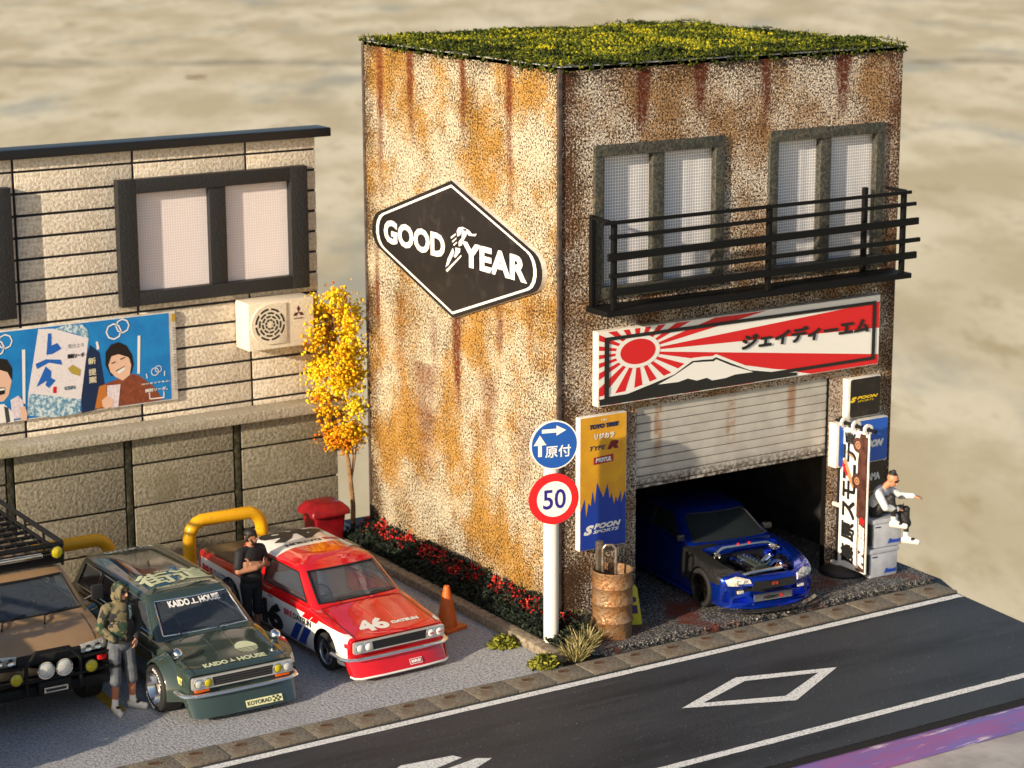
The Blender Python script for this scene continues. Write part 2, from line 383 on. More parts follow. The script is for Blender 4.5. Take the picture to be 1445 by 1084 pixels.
# road with painted markings
RD = [(-18, -5.52), (5.62, -5.52), (5.94, -1.78), (-18, -1.78)]
road = MB().prism(RD, Matrix(), -.011, 0).build('road', ASPHALT, None, None); tag(road, kind='structure')
def marking(poly, name='road_marking', mt=PAINTLINE, parent=road, h=.005):
    return link(name, pd([(x, y, h) for x, y in poly], [tuple(range(len(poly)))]), mt, parent)
def wob(poly, amp=.012, n=40):
    out = []
    for i in range(len(poly)):
        a, b = Vector(poly[i]), Vector(poly[(i+1) % len(poly)])
        k = max(1, int((b-a).length/.08))
        for j in range(k):
            p = a.lerp(b, j/k); d = noise.noise(Vector((p.x*7, p.y*7, 1.3)))*amp; p = p+Vector((d, -d)); out.append((p.x, p.y))
    return out
def strip(x0, x1, y0, y1): return [(x0, y0), (x1, y0), (x1, y1), (x0, y1)]
def stripmark(y0, y1, x0=-18, x1=5.9):
    n = 160; v = []
    for k in range(n+1):
        x = x0+(x1-x0)*k/n; e = .012*noise.noise(Vector((x*6, y0, 0))); v += [(x, y0+e, .005), (x, y1-e, .005)]
    link('edge_line', pd(v, [(2*k, 2*k+2, 2*k+3, 2*k+1) for k in range(n)]), PAINTLINE, road)
stripmark(-1.985, -1.85, x1=5.92); stripmark(-4.985, -4.85, x1=5.66)
D4 = [(-.342, -3.405), (.945, -2.879), (2.35, -3.309), (1.095, -3.984)]
cx, cy = sum(p[0] for p in D4)/4, sum(p[1] for p in D4)/4
I4 = [(cx+(x-cx)*.74, cy+(y-cy)*.66) for x, y in D4]
link('diamond_marking', pd([(x, y, .005) for x, y in D4+I4], [(i, (i+1) % 4, 4+(i+1) % 4, 4+i) for i in range(4)]), PAINTLINE, road)
marking([(-4.36, -3.10), (-3.66, -3.17), (-3.60, -3.29), (-4.75, -3.60), (-4.95, -3.45)]); marking([(-4.28, -3.55), (-3.46, -3.40), (-3.30, -3.50), (-4.3, -4.0)])
# kerb stones with rusty drain pockets
kerb = thing('kerb', None, None); tag(kerb, kind='structure')
kb = MB(); kb.box((0, -1.765, -.011), (.5985, -1.315, .024), .004); km = kb.mesh()
RUSTP = grainy('rusty_pocket', (.035, .02, .012), (.16, .085, .045), 22, .5, .25)
hp = MB().prism([(x+.02*noise.noise(Vector((x*30, y*30, 0))), y) for x, y in circ(0, 0, .085, 10, .05)], Matrix(), 0, .012).mesh()
km.materials.append(KERBM); hp.materials.append(RUSTP)
x = -9.6; i = 0
while x < 5.6:
    s = link('kerb_stone', km, None, kerb, (x, 0, random.uniform(-.006, .004)))
    link('drain_pocket', hp, None, s, (.30+random.uniform(-.03, .03), -1.47+random.uniform(-.02, .02), .018), (0, 0, random.uniform(-.5, .2)))
    x += .6
lot = MB().prism([(-18, -1.31), (-.78, -1.31), (-.62, 6.6), (-18, 6.6)], Matrix(), -.011, .004).build('parking_lot', LOTASPH, None, None); tag(lot, kind='structure')
marking([(-6.60, .42), (-6.44, .42), (-6.44, 5.4), (-6.60, 5.4)], 'parking_line', YELLINE, lot, .009)
back = MB().prism([(-.62, 5.56), (0, 5.56), (0, 6.6), (-.62, 6.6)], Matrix(), -.011, .003).build('pavement', LOTASPH, None, None); tag(back, kind='structure')

# ================================================================ main garage building
W, D, H = 6.13, 5.545, 8.0
gar = thing('garage_building', 'two-storey rough stucco garage with rust streaks and a moss-covered flat roof', 'building')
def wall_grid(name, M, wd, ht, holes, rust, grime, mt, step=.06, z0=0):
    xs = set(np.round(np.linspace(0, wd, int(wd/step)+1), 4)); zs = set(np.round(np.linspace(z0, ht, int((ht-z0)/step)+1), 4))
    for x0, x1, a, b in holes: xs |= {x0, x1}; zs |= {a, b}
    xs, zs = sorted(xs), sorted(zs); nx = len(xs)
    V = [M @ Vector((x, z, 0)) for z in zs for x in xs]; F = []
    for jz in range(len(zs)-1):
        for ix in range(nx-1):
            mx, mz = (xs[ix]+xs[ix+1])/2, (zs[jz]+zs[jz+1])/2
            if any(h[0] < mx < h[1] and h[2] < mz < h[3] for h in holes): continue
            F.append((jz*nx+ix, jz*nx+ix+1, (jz+1)*nx+ix+1, (jz+1)*nx+ix))
    me = pd(V, F, None, name)
    for nm, fn in (('rust', rust), ('grime', grime)):
        a = me.attributes.new(nm, 'FLOAT', 'POINT'); a.data.foreach_set('value', [min(1, max(0, fn(x, z))) for z in zs for x in xs])
    return link(name, me, mt, gar)
def streaks(lst):
    def f(u, z):
        r = 0
        for u0, hw, zt, zb, s in lst:
            if zb-.3 < z < zt+.05:
                wv = .05*noise.noise(Vector((z*1.3, u0*5, 0))); t = (zt-z)/(zt-zb)
                fade = max(0, 1-t**2.2)*(.75+.5*noise.noise(Vector((z*4, u0, 2)))); width = hw*(1.25-.6*min(1, max(0, t)))
                r = max(r, s*fade*math.exp(-((u-u0-wv)/width)**4))*1.15
        return r
    return f
# left wall: u runs from the far end (y = D) to the corner (y = 0)
L_ST = [(D-5.03, .09, 8, 5.3, .9), (D-5.2, .06, 4.9, 2.9, .8), (D-4.08, .085, 8, 6.4, 1.0), (D-2.55, .075, 8, 6.55, 1.2), (D-1.27, .085, 8, 5.7, 1.3), (D-2.78, .10, 4.2, 2.55, 1.0),
        (D-1.57, .09, 4.5, 3.6, .75), (D-3.46, .09, 4.0, 2.8, .45), (D-.75, .09, 4.6, 3.7, .5), (D-3.75, .28, 3.2, 1.0, .5), (D-1.9, .22, 3.4, 1.9, .45), (D-.9, .2, 3.0, 1.4, .35), (D-4.5, .12, 4.2, 2.2, .35)]
ML = frame((0, D, 0), (0, -1, 0), (0, 0, 1)); MF = frame((0, 0, 0), (1, 0, 0), (0, 0, 1))
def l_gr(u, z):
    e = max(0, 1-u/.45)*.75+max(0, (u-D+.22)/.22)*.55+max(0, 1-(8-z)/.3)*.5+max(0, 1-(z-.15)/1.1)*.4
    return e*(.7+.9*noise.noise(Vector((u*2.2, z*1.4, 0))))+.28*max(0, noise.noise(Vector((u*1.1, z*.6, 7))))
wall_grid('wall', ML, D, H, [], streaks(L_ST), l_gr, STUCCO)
DOOR = (1.32, 4.88, 0.0, 3.1); W1 = (.58, 2.76, 4.82, 6.88); W2 = (3.64, 5.76, 4.82, 6.88)
F_ST = [(1.38, .10, 8, 6.9, 1.2), (2.36, .10, 8, 7.1, 1.1), (3.53, .07, 8, 6.7, .95), (4.98, .13, 8, 7.0, 1.3), (.12, .10, 8, 3, .4), (5.97, .1, 8, 4, .4), (.55, .15, 3.2, .4, .2), (1.2, .08, 3.1, .4, .3), (5.05, .1, 3.1, .5, .5)]
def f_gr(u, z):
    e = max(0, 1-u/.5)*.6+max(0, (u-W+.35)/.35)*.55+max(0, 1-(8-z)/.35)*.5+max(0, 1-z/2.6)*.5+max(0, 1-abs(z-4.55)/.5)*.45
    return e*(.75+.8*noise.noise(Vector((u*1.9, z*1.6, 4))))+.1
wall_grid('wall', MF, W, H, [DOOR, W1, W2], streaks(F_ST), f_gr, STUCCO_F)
REVEAL = grainy('reveal_paint', (.10, .075, .04), (.34, .25, .13), 22, .5, .25, None, .8)
rv = MB()
for (x0, x1, z0, z1), d in ((W1, .34), (W2, .34)):
    for a, b_ in (((x0, z0), (x0, z1)), ((x1, z1), (x1, z0)), ((x0, z1), (x1, z1)), ((x1, z0), (x0, z0))):
        rv.faces([(a[0], .001, a[1]), (b_[0], .001, b_[1]), (b_[0], d, b_[1]), (a[0], d, a[1])], [(0, 1, 2, 3)])
rv.build('opening_reveal', REVEAL, gar, None, fix=False)
for a, b_ in (((1.32, 0), (1.32, 3.1)), ((4.88, 3.1), (4.88, 0)), ((1.32, 3.1), (4.88, 3.1))):
    link('door_jamb', pd([(a[0], .001, a[1]), (b_[0], .001, b_[1]), (b_[0], .11, b_[1]), (a[0], .11, a[1])], [(0, 1, 2, 3)]), mat('jamb_black', (.006, .005, .005), .8, spec=.1), gar)
bw = MB()
bw.faces([(W, 0, 0), (W, D, 0), (W, D, H), (W, 0, H)], [(0, 1, 2, 3)]); bw.faces([(0, D, 0), (W, D, 0), (W, D, H), (0, D, H)], [(3, 2, 1, 0)])
bw.build('rear_walls', STUCCO, gar, None, fix=False)
MB().box((0, 0, H-.05), (W, D, H+.015)).build('roof', mat('roof_slab', (.20, .20, .19), .8, col2=(.36, .36, .33), ns=6, bump=.4), gar)
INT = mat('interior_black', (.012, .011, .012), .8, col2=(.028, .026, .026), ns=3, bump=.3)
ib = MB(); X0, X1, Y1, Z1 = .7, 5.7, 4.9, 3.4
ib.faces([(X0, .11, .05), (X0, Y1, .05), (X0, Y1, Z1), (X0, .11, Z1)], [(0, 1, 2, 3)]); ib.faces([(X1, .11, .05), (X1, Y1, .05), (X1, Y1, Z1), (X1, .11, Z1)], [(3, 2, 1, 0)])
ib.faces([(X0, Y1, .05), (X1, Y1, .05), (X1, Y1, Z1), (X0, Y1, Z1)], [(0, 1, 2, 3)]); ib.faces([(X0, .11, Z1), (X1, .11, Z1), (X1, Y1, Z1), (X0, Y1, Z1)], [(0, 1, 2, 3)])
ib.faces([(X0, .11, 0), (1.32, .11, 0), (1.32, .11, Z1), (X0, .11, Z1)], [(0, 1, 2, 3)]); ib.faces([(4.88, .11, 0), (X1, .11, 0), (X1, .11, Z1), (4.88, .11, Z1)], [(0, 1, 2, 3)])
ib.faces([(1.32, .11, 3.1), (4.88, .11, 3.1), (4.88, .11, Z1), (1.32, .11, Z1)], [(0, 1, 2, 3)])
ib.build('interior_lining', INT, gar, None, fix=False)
CSM = mat('corner_strip', (.035, .028, .026), .7, col2=(.09, .06, .05), ns=9)
MB().box((-.035, -.02, .05), (.028, .03, H-.02), .006).build('corner_strip', CSM, gar)
MB().box((-.02, D-.03, .05), (.02, D+.03, H-.02), .006).build('corner_strip', CSM, gar)
# windows
FRAME = grainy('window_frame_paint', (.022, .023, .020), (.10, .095, .075), 26, .55, .2, (.12, .09, .045), .7, .5, .5, 3, (.55, .8))
def cloth_mat(name, a, b_, sc=23):
    mt, nt, bs, co = new(name)
    mp = nt.nodes.new('ShaderNodeSeparateXYZ'); nt.links.new(co, mp.inputs[0])
    def sine(o, s): return math_(nt, 'ABSOLUTE', math_(nt, 'SINE', math_(nt, 'MULTIPLY', o, s*math.pi)))
    f = math_(nt, 'MULTIPLY', ramp(nt, sine(mp.outputs[0], sc), .18, .5), ramp(nt, sine(mp.outputs[2], sc), .18, .5))
    nt.links.new(mixc(nt, f, a, b_), bs.inputs['Base Color']); bs.inputs['Roughness'].default_value = .9; bs.inputs['Specular IOR Level'].default_value = .1
    bn = nt.nodes.new('ShaderNodeBump'); bn.inputs['Strength'].default_value = .4; bn.inputs['Distance'].default_value = .01; bn.invert = True
    nt.links.new(f, bn.inputs['Height']); nt.links.new(bn.outputs[0], bs.inputs['Normal'])
    return mt
GAUZE = cloth_mat('gauze', (.84, .82, .84), (.40, .41, .46), 23); GAUZE2 = cloth_mat('gauze_pink', (.84, .78, .79), (.70, .63, .66), 24)
for (x0, x1, z0, z1) in (W1, W2):
    wn = MB(); t = .13
    wn.box((x0-.03, -.05, z0), (x0+t, .06, z1-t), .012).box((x1-t, -.05, z0), (x1+.03, .06, z1-t), .012).box((x0-.03, -.055, z1-t), (x1+.03, .06, z1+.03), .012).box((x0-.03, -.055, z0-.06), (x1+.03, .06, z0+.10), .012)
    fr = wn.build('window', FRAME, gar)
    xm = (x0+x1)/2-.02
    MB().box((xm-.10, -.02, z0+.10), (xm+.10, .09, z1-t), .01).build('mullion', FRAME, fr)
    for a, b_ in ((x0+.02, xm-.03), (xm+.03, x1-.02)):
        n = 24; v = []
        for k in range(n+1):
            xx = a+(b_-a)*k/n; yy = .105+.003*math.sin(k*.9+x0)+.010*noise.noise(Vector((xx*4, 0, 0)))
            v += [(xx, yy, z0+.02), (xx, yy, z1-.02)]
        link('curtain', pd(v, [(2*k, 2*k+2, 2*k+3, 2*k+1) for k in range(n)], 60), GAUZE, fr)
    MB().box((x0, .20, z0), (x1, .22, z1)).build('backing', DARK, fr)
# shutter
SHUT, nts, bs_, cos_ = new('shutter_metal')
sx = nts.nodes.new('ShaderNodeSeparateXYZ'); nts.links.new(cos_, sx.inputs[0])
rb = None
for x0, hw in ((1.74, .10), (3.06, .12), (4.2, .11)):
    d = ramp(nts, math_(nts, 'ABSOLUTE', math_(nts, 'SUBTRACT', sx.outputs[0], x0)), hw, hw*.35)
    rb = d if rb is None else math_(nts, 'MAXIMUM', rb, d)
geo = nts.nodes.new('ShaderNodeNewGeometry'); sz = nts.nodes.new('ShaderNodeSeparateXYZ'); nts.links.new(geo.outputs['Position'], sz.inputs[0])
rb = math_(nts, 'MULTIPLY', rb, ramp(nts, ntex(nts, geo.outputs['Position'], 5, 4, .7), .25, .62)); rb = math_(nts, 'MULTIPLY', rb, ramp(nts, sz.outputs[2], 2.15, 2.6))
c = mixc(nts, ramp(nts, ntex(nts, geo.outputs['Position'], 2.5, 5, .6), .35, .7), (.50, .485, .455), (.40, .38, .35))
c = mixc(nts, math_(nts, 'MULTIPLY', rb, .8), c, (.30, .14, .06))
dirt = math_(nts, 'MULTIPLY', ramp(nts, sz.outputs[2], 2.15, 1.92), ramp(nts, ntex(nts, geo.outputs['Position'], 18, 4, .7), .35, .6))
c = mixc(nts, dirt, c, (.05, .03, .02)); nts.links.new(c, bs_.inputs['Base Color']); bs_.inputs['Roughness'].default_value = .5; bs_.inputs['Metallic'].default_value = .15
sh = thing('x', None, None); sh.name = 'roller_shutter'; sh.parent = gar
sl = MB().prism([(0, .0), (.016, .008), (.02, .06), (.018, .118), (0, .125), (-.02, .12), (-.02, .005)], frame((1.325, .07, 0), (0, -1, 0), (0, 0, 1)), 0, -3.55).mesh(30); sl.materials.append(SHUT)
for k in range(9): link('slat', sl, None, sh, (0, 0, 1.93+k*.1303))
MB().box((1.325, .04, 1.885), (4.875, .09, 1.925), .008).build('bottom_bar', SHUT, sh)
# balcony
BALC = mat('balcony_black', (.0045, .0045, .005), .6, spec=.2, bump=.2, bs=40)
BD = -.47
bal = MB().box((.43, BD-.06, 4.60), (5.98, -.002, 4.68), .012).build('balcony', BALC, gar)
for x, y in ((.58, BD), (3.28, BD), (5.82, BD), (.50, -.06), (5.42, -.06)):
    MB().box((x-.035, y-.035, 4.68), (x+.035, y+.035, 5.93 if y < -.3 else 5.96), .008).build('post', BALC, bal)
for z, h, xa, xb in ((5.91, .05, .38, 5.92), (5.71, .055, .48, 6.02), (5.43, .105, .45, 6.08), (5.17, .065, .48, 6.12), (4.94, .105, .50, 6.06)):
    M_ = Matrix.Translation((0, BD-.045, z)) @ Matrix.Rotation(random.uniform(-.005, .005), 4, 'Y')
    MB().box((xa, -.025, -h/2), (xb, .025, h/2), .009, M_).build('rail', BALC, bal)
for x, z in ((.50, 5.92), (5.85, 5.92)): MB().box((x-.03, BD, z-.02), (x+.03, -.05, z+.02), .008).build('side_rail', BALC, bal)
# moss on the roof
rg = np.random.default_rng(3); P = []; T = []; R = []
def mossh(x, y): return .06+.10*max(0, noise.noise(Vector((x*1.1, y*1.1, 0)))+.35)
for k in range(24000):
    x, y = rg.uniform(-.06, W+.06), rg.uniform(-.06, D+.06)
    e = min(x, y, W-x, D-y); h = mossh(x, y)*min(1, .35+max(0, e)*1.6)
    P.append((x, y, H+.01+h*rg.uniform(.2, 1)-(.10*rg.random() if e < .05 and noise.noise(Vector((x*3, y*3, 5))) > -.15 else 0)))
    c_ = .45+.55*noise.noise(Vector((x*1.6, y*1.6, 3)))+rg.normal()*.16+(.12 if e > .6 else -.22)
    T.append(min(1, max(0, c_))); R.append(rg.uniform(.014, .034))
MOSS = tonemat('roof_moss', [(0, (.018, .024, .006)), (.4, (.052, .070, .012)), (.68, (.18, .19, .015)), (1, (.46, .39, .02))], .9, .1)
ms = link('roof_moss', crumbs(P, R, 3, .6, attr=T), MOSS); tag(ms, 'green and yellow moss covering the flat garage roof', 'moss', kind='stuff')
P = []; Dr = []; T = []
for k in range(5200):
    x, y = rg.uniform(-.05, W+.05), rg.uniform(-.05, D+.05)
    if k < 1500:
        s = k % 4; x, y = [(rg.uniform(0, W), rg.uniform(-.07, .03)), (rg.uniform(-.07, .03), rg.uniform(0, D)), (W, rg.uniform(0, D)), (rg.uniform(0, W), D)][s]
    P.append((x, y, H+mossh(x, y)*.7)); Dr.append((rg.normal(), rg.normal(), rg.uniform(-.1, 1.3))); T.append(min(1, max(0, .4+.5*noise.noise(Vector((x*1.6, y*1.6, 3)))+rg.normal()*.2)))
mb2 = link('moss_blades', leaves(P, Dr, rg.uniform(.035, .085, len(P)), .016, 4, T), MOSS); tag(mb2, 'fine grassy blades sticking out of the roof moss', 'moss', kind='stuff')

# apron and garage floor
ap = []
for k in range(70): ap.append((-.02+6.05*k/69, -1.22+.03*noise.noise(Vector((k*.9, 0, 0)))+.015*noise.noise(Vector((k*3.1, 0, 4)))))
ap = [(-.25, -1.0)]+ap+[(6.10, -.9), (6.12, -.02), (6.0, 5.4), (.02, 5.4), (.02, .05), (-.02, -.3)]
apron = MB().prism(ap, Matrix(), -.011, .062).build('garage_apron', APRON, None, 30); tag(apron, kind='structure')
rk = MB()
for k in range(420):
    x = rg.uniform(-.1, 6.0); y = -1.2+rg.normal()*.035; M_ = Matrix.Translation((x, y, .05+rg.random()*.02)) @ Matrix.Rotation(rg.uniform(0, 6), 4, (rg.normal(), rg.normal(), rg.normal()))
    s = rg.uniform(.008, .022); rk.box((-s, -s*.7, -s*.5), (s, s*.7, s*.5), 0, M_)
o = rk.build('broken_edge', APRON, apron, None); o['kind'] = 'stuff'

# ================================================================ house behind the car park
hs = thing('left_house', 'cream sided house front with dark roof edge behind the parked cars', 'building'); hs.name = 'sided_house'
YW = 6.2
MB().box((-13, YW+.02, 0), (-.55, 6.46, 6.5)).build('wall', mat('groove_black', (.014, .013, .018), .7), hs)
pw, ph = 1.88, .327
pm = MB().box((.02, 0, .0), (pw-.02, .03, ph-.04), .006).mesh(); pm.materials.append(SIDING)
for c_ in range(6):
    xl = -1.757-1.882*c_
    for r_ in range(14):
        z = 6.31-ph*(r_+0)
        if z < 2.2: continue
        link('siding_panel', pm, None, hs, (xl-pw, YW-.012+random.uniform(-.003, .003), z-ph+.01))
pe = MB().box((.02, 0, .0), (1.757-.55, .03, ph-.04), .006).mesh(); pe.materials.append(SIDING)
for r_ in range(13):
    z = 6.31-ph*r_
    if z > 2.2: link('siding_panel', pe, None, hs, (-1.757, YW-.012+random.uniform(-.003, .003), z-ph+.01))
pt = MB().box((.02, 0, .0), (pw-.02, .03, .2), .006).mesh(); pt.materials.append(SIDING)
pt2 = MB().box((.02, 0, .0), (1.757-.55, .03, .2), .006).mesh(); pt2.materials.append(SIDING)
for c_ in range(6): link('siding_panel', pt, None, hs, (-1.757-1.882*c_-pw, YW-.012, 6.315))
link('siding_panel', pt2, None, hs, (-1.757, YW-.012, 6.315))
MB().box((-13, YW-.16, 6.50), (-.33, 6.50, 6.64), .02).build('roof', mat('roof_blue_black', (.008, .009, .013), .4, bump=.25, bs=20), hs)
def house_window(x0, x1, z0, z1, xm):
    t = .30; f = MB(); FY = YW-.17; BY = YW-.01
    f.box((x0, FY, z0), (x0+t, BY, z1), .012).box((x1-t, FY, z0), (x1, BY, z1), .012).box((x0+t-.01, FY+.003, z1-.22), (x1-t+.01, BY, z1-.003), .012).box((x0+t-.01, FY+.003, z0+.003), (x1-t+.01, BY, z0+.21), .012)
    fr = f.build('window', mat('house_frame', (.016, .017, .020), .5, bump=.8, bs=26), hs)
    MB().box((xm-.14, FY+.035, z0+.19), (xm+.14, BY-.01, z1-.2), .012).build('mullion', MATS['house_frame'], fr)
    for a, b_ in ((x0+t-.02, xm-.1), (xm+.1, x1-t+.02)):
        MB().box((a, BY-.02, z0+.18), (b_, BY-.008, z1-.2)).build('curtain', GAUZE2, fr)
house_window(-3.96, -.77, 4.13, 6.07, -2.31); house_window(-8.8, -5.62, 4.15, 6.10, -7.2)
# low block wall with coping
bw_ = thing('block_wall', 'mossy grey panel wall with concrete coping below the sided house', 'wall')
YB = 5.9
MB().box((-13, YB+.05, 0), (-.42, YW+.005, 2.13)).build('backing', MORTAR, bw_)
MB().box((-13, YB-.16, 2.13), (-.36, YW-.015, 2.30), .03).build('coping', COPING, bw_)
cols = [-.405, -2.18, -4.02, -5.91, -7.8, -9.7]
for i in range(5):
    a, b_ = cols[i+1]+.075, cols[i]-(.075 if i else 0)
    for z0, z1 in ((1.70, 2.10), (1.03, 1.665), (.38, .995), (.0, .345)):
        MB().box((a, YB+random.uniform(-.006, .006), z0), (b_, YB+.06, z1), .018).build('wall_panel', BLOCK, bw_)
for x in cols[1:]: MB().box((x-.05, YB+.008, 0), (x+.05, YB+.06, 2.13), .015).build('post', MORTAR, bw_)
# ================================================================ signs on the buildings
BOARDEDGE = mat('board_edge_white', (.80, .78, .74), .6, col2=(.62, .58, .52), ns=5)
class Art:
    """maps measured artwork coordinates (left, right, top-left, top-right, bottom-left, bottom-right) to metres on the sign"""
    def __init__(s, x0, x1, tl, tr, bl, br, w, h): s.a = (x0, x1, tl, tr, bl, br, w, h)
    def __call__(s, *pts):
        x0, x1, tl, tr, bl, br, w, h = s.a; out = []
        for cx, cy in pts:
            u = (cx-x0)/(x1-x0); t = tl+(tr-tl)*u; b = bl+(br-bl)*u
            out.append((u*w, (1-(cy-t)/(b-t))*h))
        return out
# black diamond sign on the left wall
gs = thing('diamond_sign', 'black elongated diamond sign with white border and lettering on the left stucco wall', 'sign', (-.03, 2.76, 5.13))
MG = frame((0, 0, 0), (0, -1, 0), (0, 0, 1))
def hexa(w, h, r, n=7):
    # diamond with sharp top and bottom and rounded sides
    pts = []; k = h/w; ang = math.atan2(w, h)
    nx, nz = math.cos(math.atan2(w, h)), math.sin(math.atan2(w, h))
    L = math.hypot(w, h); nx, nz = h/L, w/L; cxr = w-r/nx
    for sgn in (1, -1):
        a0 = math.atan2(nz, nx)
        for i in range(n+1):
            a = a0-2*a0*i/n
            pts.append((sgn*(cxr+r*math.cos(a)), sgn*r*math.sin(a)))
        pts.append((0, -sgn*h))
    return pts
MB().prism(hexa(3.1, 1.03, .30), MG, -.03, .05).build('board', [BOARDEDGE], gs)
SIGNBLK = mat('sign_black', (.011, .009, .009), .32, col2=(.03, .025, .022), ns=4, nl=(.5, .75))
flat([hexa(3.1, 1.03, .30)], MG, SIGNBLK, gs, .053, 'face')
o_, i_ = hexa(2.93, .97, .285), hexa(2.83, .932, .275)
flat([[o_[k], o_[(k+1) % len(o_)], i_[(k+1) % len(o_)], i_[k]] for k in range(len(o_))], MG, WHITE, gs, .057, 'border_line')
lettering('GOOD', MG, -2.06, -.17, 1.86, .37, WHITE, gs, .057, bold=.045, spacing=1.02)
lettering('YEAR', MG, .28, -.19, 1.78, .37, WHITE, gs, .057, bold=.045, spacing=1.02)
def ga(pts):
    r = []
    for cx, cy in pts:
        X = (cx-600)/(490 if cx < 600 else 550)*2.45; mid = 532+.2*(cx-600)
        r.append((X+.02, (mid-cy)/412*1.02))
    return r
flat([ga(q) for q in ([(628, 415), (640, 395), (665, 390), (690, 400), (665, 405), (655, 425), (650, 440), (632, 450)], [(690, 400), (710, 412), (725, 430), (755, 428), (745, 442), (705, 440), (690, 425)], [(660, 410), (690, 415), (690, 440), (672, 470), (660, 500), (640, 508), (640, 480), (660, 455)],
     [(590, 455), (620, 430), (622, 440), (592, 465)], [(598, 478), (625, 455), (626, 464), (600, 488)], [(606, 498), (628, 480), (629, 488), (608, 507)], [(602, 518), (612, 545), (576, 622), (558, 640), (572, 585)], [(618, 516), (650, 520), (647, 542), (618, 578), (607, 570), (620, 545)],
     [(655, 558), (657, 568), (568, 668), (560, 658)])], MG, WHITE, gs, .057, 'winged_foot_emblem')

# long red and white banner board above the garage door
BW_, BH_ = 5.17, 1.075
js = thing('rising_sun_sign', 'long red and white sunburst sign with mountain and katakana over the shutter', 'sign', (.55, -.02, 3.24))
MJ = frame((0, -.12, 0), (1, 0, 0), (0, 0, 1))
MB().box((0, -.12, 0), (BW_, .016, BH_), .006).build('board', BOARDEDGE, js)
flat([[(0.01, 0.01), (BW_-.01, .01), (BW_-.01, BH_-.01), (.01, BH_-.01)]], MJ, WHITE, js, .003, 'face')
A = Art(95, 1375, 218, 60, 555, 370, BW_, BH_)
sc_ = A((263, 305))[0]; rays = []
for k in range(0, 40, 2):
    a0, a1 = math.radians(-3.6+9*k), math.radians(5.4+9*k)
    tri = [sc_]+[(sc_[0]+12*1.75*math.cos(a), sc_[1]+12*math.sin(a)) for a in (a0, (a0+a1)/2, a1)]
    c_ = cliprect(tri, .012, .012, BW_-.012, BH_-.012)
    if len(c_) > 2: rays.append(c_)
flat(rays, MJ, REDINK, js, .006, 'sun_rays')
flat([circ(sc_[0], sc_[1], .385, 40, .235)], MJ, WHITE, js, .008, 'sun_halo')
flat([circ(sc_[0], sc_[1], .305, 40, .182)], MJ, REDINK, js, .010, 'sun_disc')
mtn = [(100, 520), (220, 495), (330, 450), (420, 412), (500, 352), (545, 347), (590, 345), (605, 336), (680, 366), (760, 396), (900, 408), (980, 408)]
up = A(*[(x, y-14) for x, y in mtn]); lo = A(*mtn)
flat([[lo[k], lo[k+1], up[k+1], up[k]] for k in range(len(lo)-1)], MJ, WHITE, js, .010, 'mountain_outline')
base = [(p[0], .02) for p in lo]
flat([[base[k], base[k+1], lo[k+1], lo[k]] for k in range(len(lo)-1)], MJ, INKBLACK, js, .012, 'mountain')
flat([A((350, 455), (420, 416), (440, 445)), A((420, 416), (505, 358), (480, 430), (440, 445)), A((505, 358), (595, 354), (565, 428), (520, 440), (480, 430)), A((595, 354), (605, 345), (675, 374), (650, 430), (590, 440), (565, 428)), A((675, 374), (775, 404), (690, 415), (650, 430))], MJ, WHITE, js, .015, 'snow_cap')
bo, bi = (.10, .085, BW_-.09, BH_-.085), (.18, .135, BW_-.16, BH_-.135)
flat([[(bo[0], bo[1]), (bo[2], bo[1]), (bi[2], bi[1]), (bi[0], bi[1])], [(bo[2], bo[1]), (bo[2], bo[3]), (bi[2], bi[3]), (bi[2], bi[1])], [(bo[2], bo[3]), (bo[0], bo[3]), (bi[0], bi[3]), (bi[2], bi[3])], [(bo[0], bo[3]), (bo[0], bo[1]), (bi[0], bi[1]), (bi[0], bi[3])]], MJ, INKBLACK, js, .017, 'border_line')
lettering('ジェイディーエム', MJ, 2.52, .52, 2.42, .24, INKBLACK, js, .020, bold=.012, shear=.15, heavy=.018)

# yellow and blue sponsor board left of the door
ts = thing('sponsor_board', 'tall yellow and blue sponsor board left of the garage door', 'sign', (.27, -.02, 1.16))
TW, TH = .80, 1.95; MT = frame((0, -.09, 0), (1, 0, 0), (0, 0, 1)); AT = Art(75, 380, 72, 30, 1030, 970, TW, TH)
MB().box((0, -.09, 0), (TW, .018, TH), .006).build('board', BOARDEDGE, ts)
flat([[(.008, .008), (TW-.008, .008), (TW-.008, TH-.008), (.008, TH-.008)]], MT, mat('sign_yellow', (.76, .38, .015), .5, col2=(.62, .30, .02), ns=3), ts, .003, 'face')
spk = [(78, 745), (105, 650), (115, 790), (130, 680), (145, 700), (157, 590), (172, 690), (185, 530), (228, 640), (255, 540), (270, 650), (282, 605), (300, 690), (310, 630), (322, 670), (345, 585), (343, 690), (370, 590), (377, 640)]
tp = AT(*spk); tp[0] = (.008, tp[0][1]); tp[-1] = (TW-.008, tp[-1][1])
flat([[(tp[k][0], .01), (tp[k+1][0], .01), tp[k+1], tp[k]] for k in range(len(tp)-1)], MT, mat('sign_blue', (.010, .045, .36), .5), ts, .006, 'blue_flames')
for txt_, x0, x1, v0, v1, mt_, kw in (('TOYO TIRES', .20, .82, .905, .94, mat('ink_navy', (.01, .02, .09), .5), dict(shear=.25, bold=.02, heavy=.008)), ('リジカラ', .30, .73, .825, .868, WHITE, dict(bold=.01, heavy=.008)), ('TYPE', .20, .56, .745, .778, MATS['ink_navy'], dict(shear=.3, bold=.02)), ('R', .58, .82, .738, .80, mat('ink_maroon', (.16, .006, .02), .5), dict(shear=.3, bold=.05, heavy=.01))):
    lettering(txt_, MT, x0*TW, v0*TH, (x1-x0)*TW, (v1-v0)*TH, mt_, ts, .008, **kw)
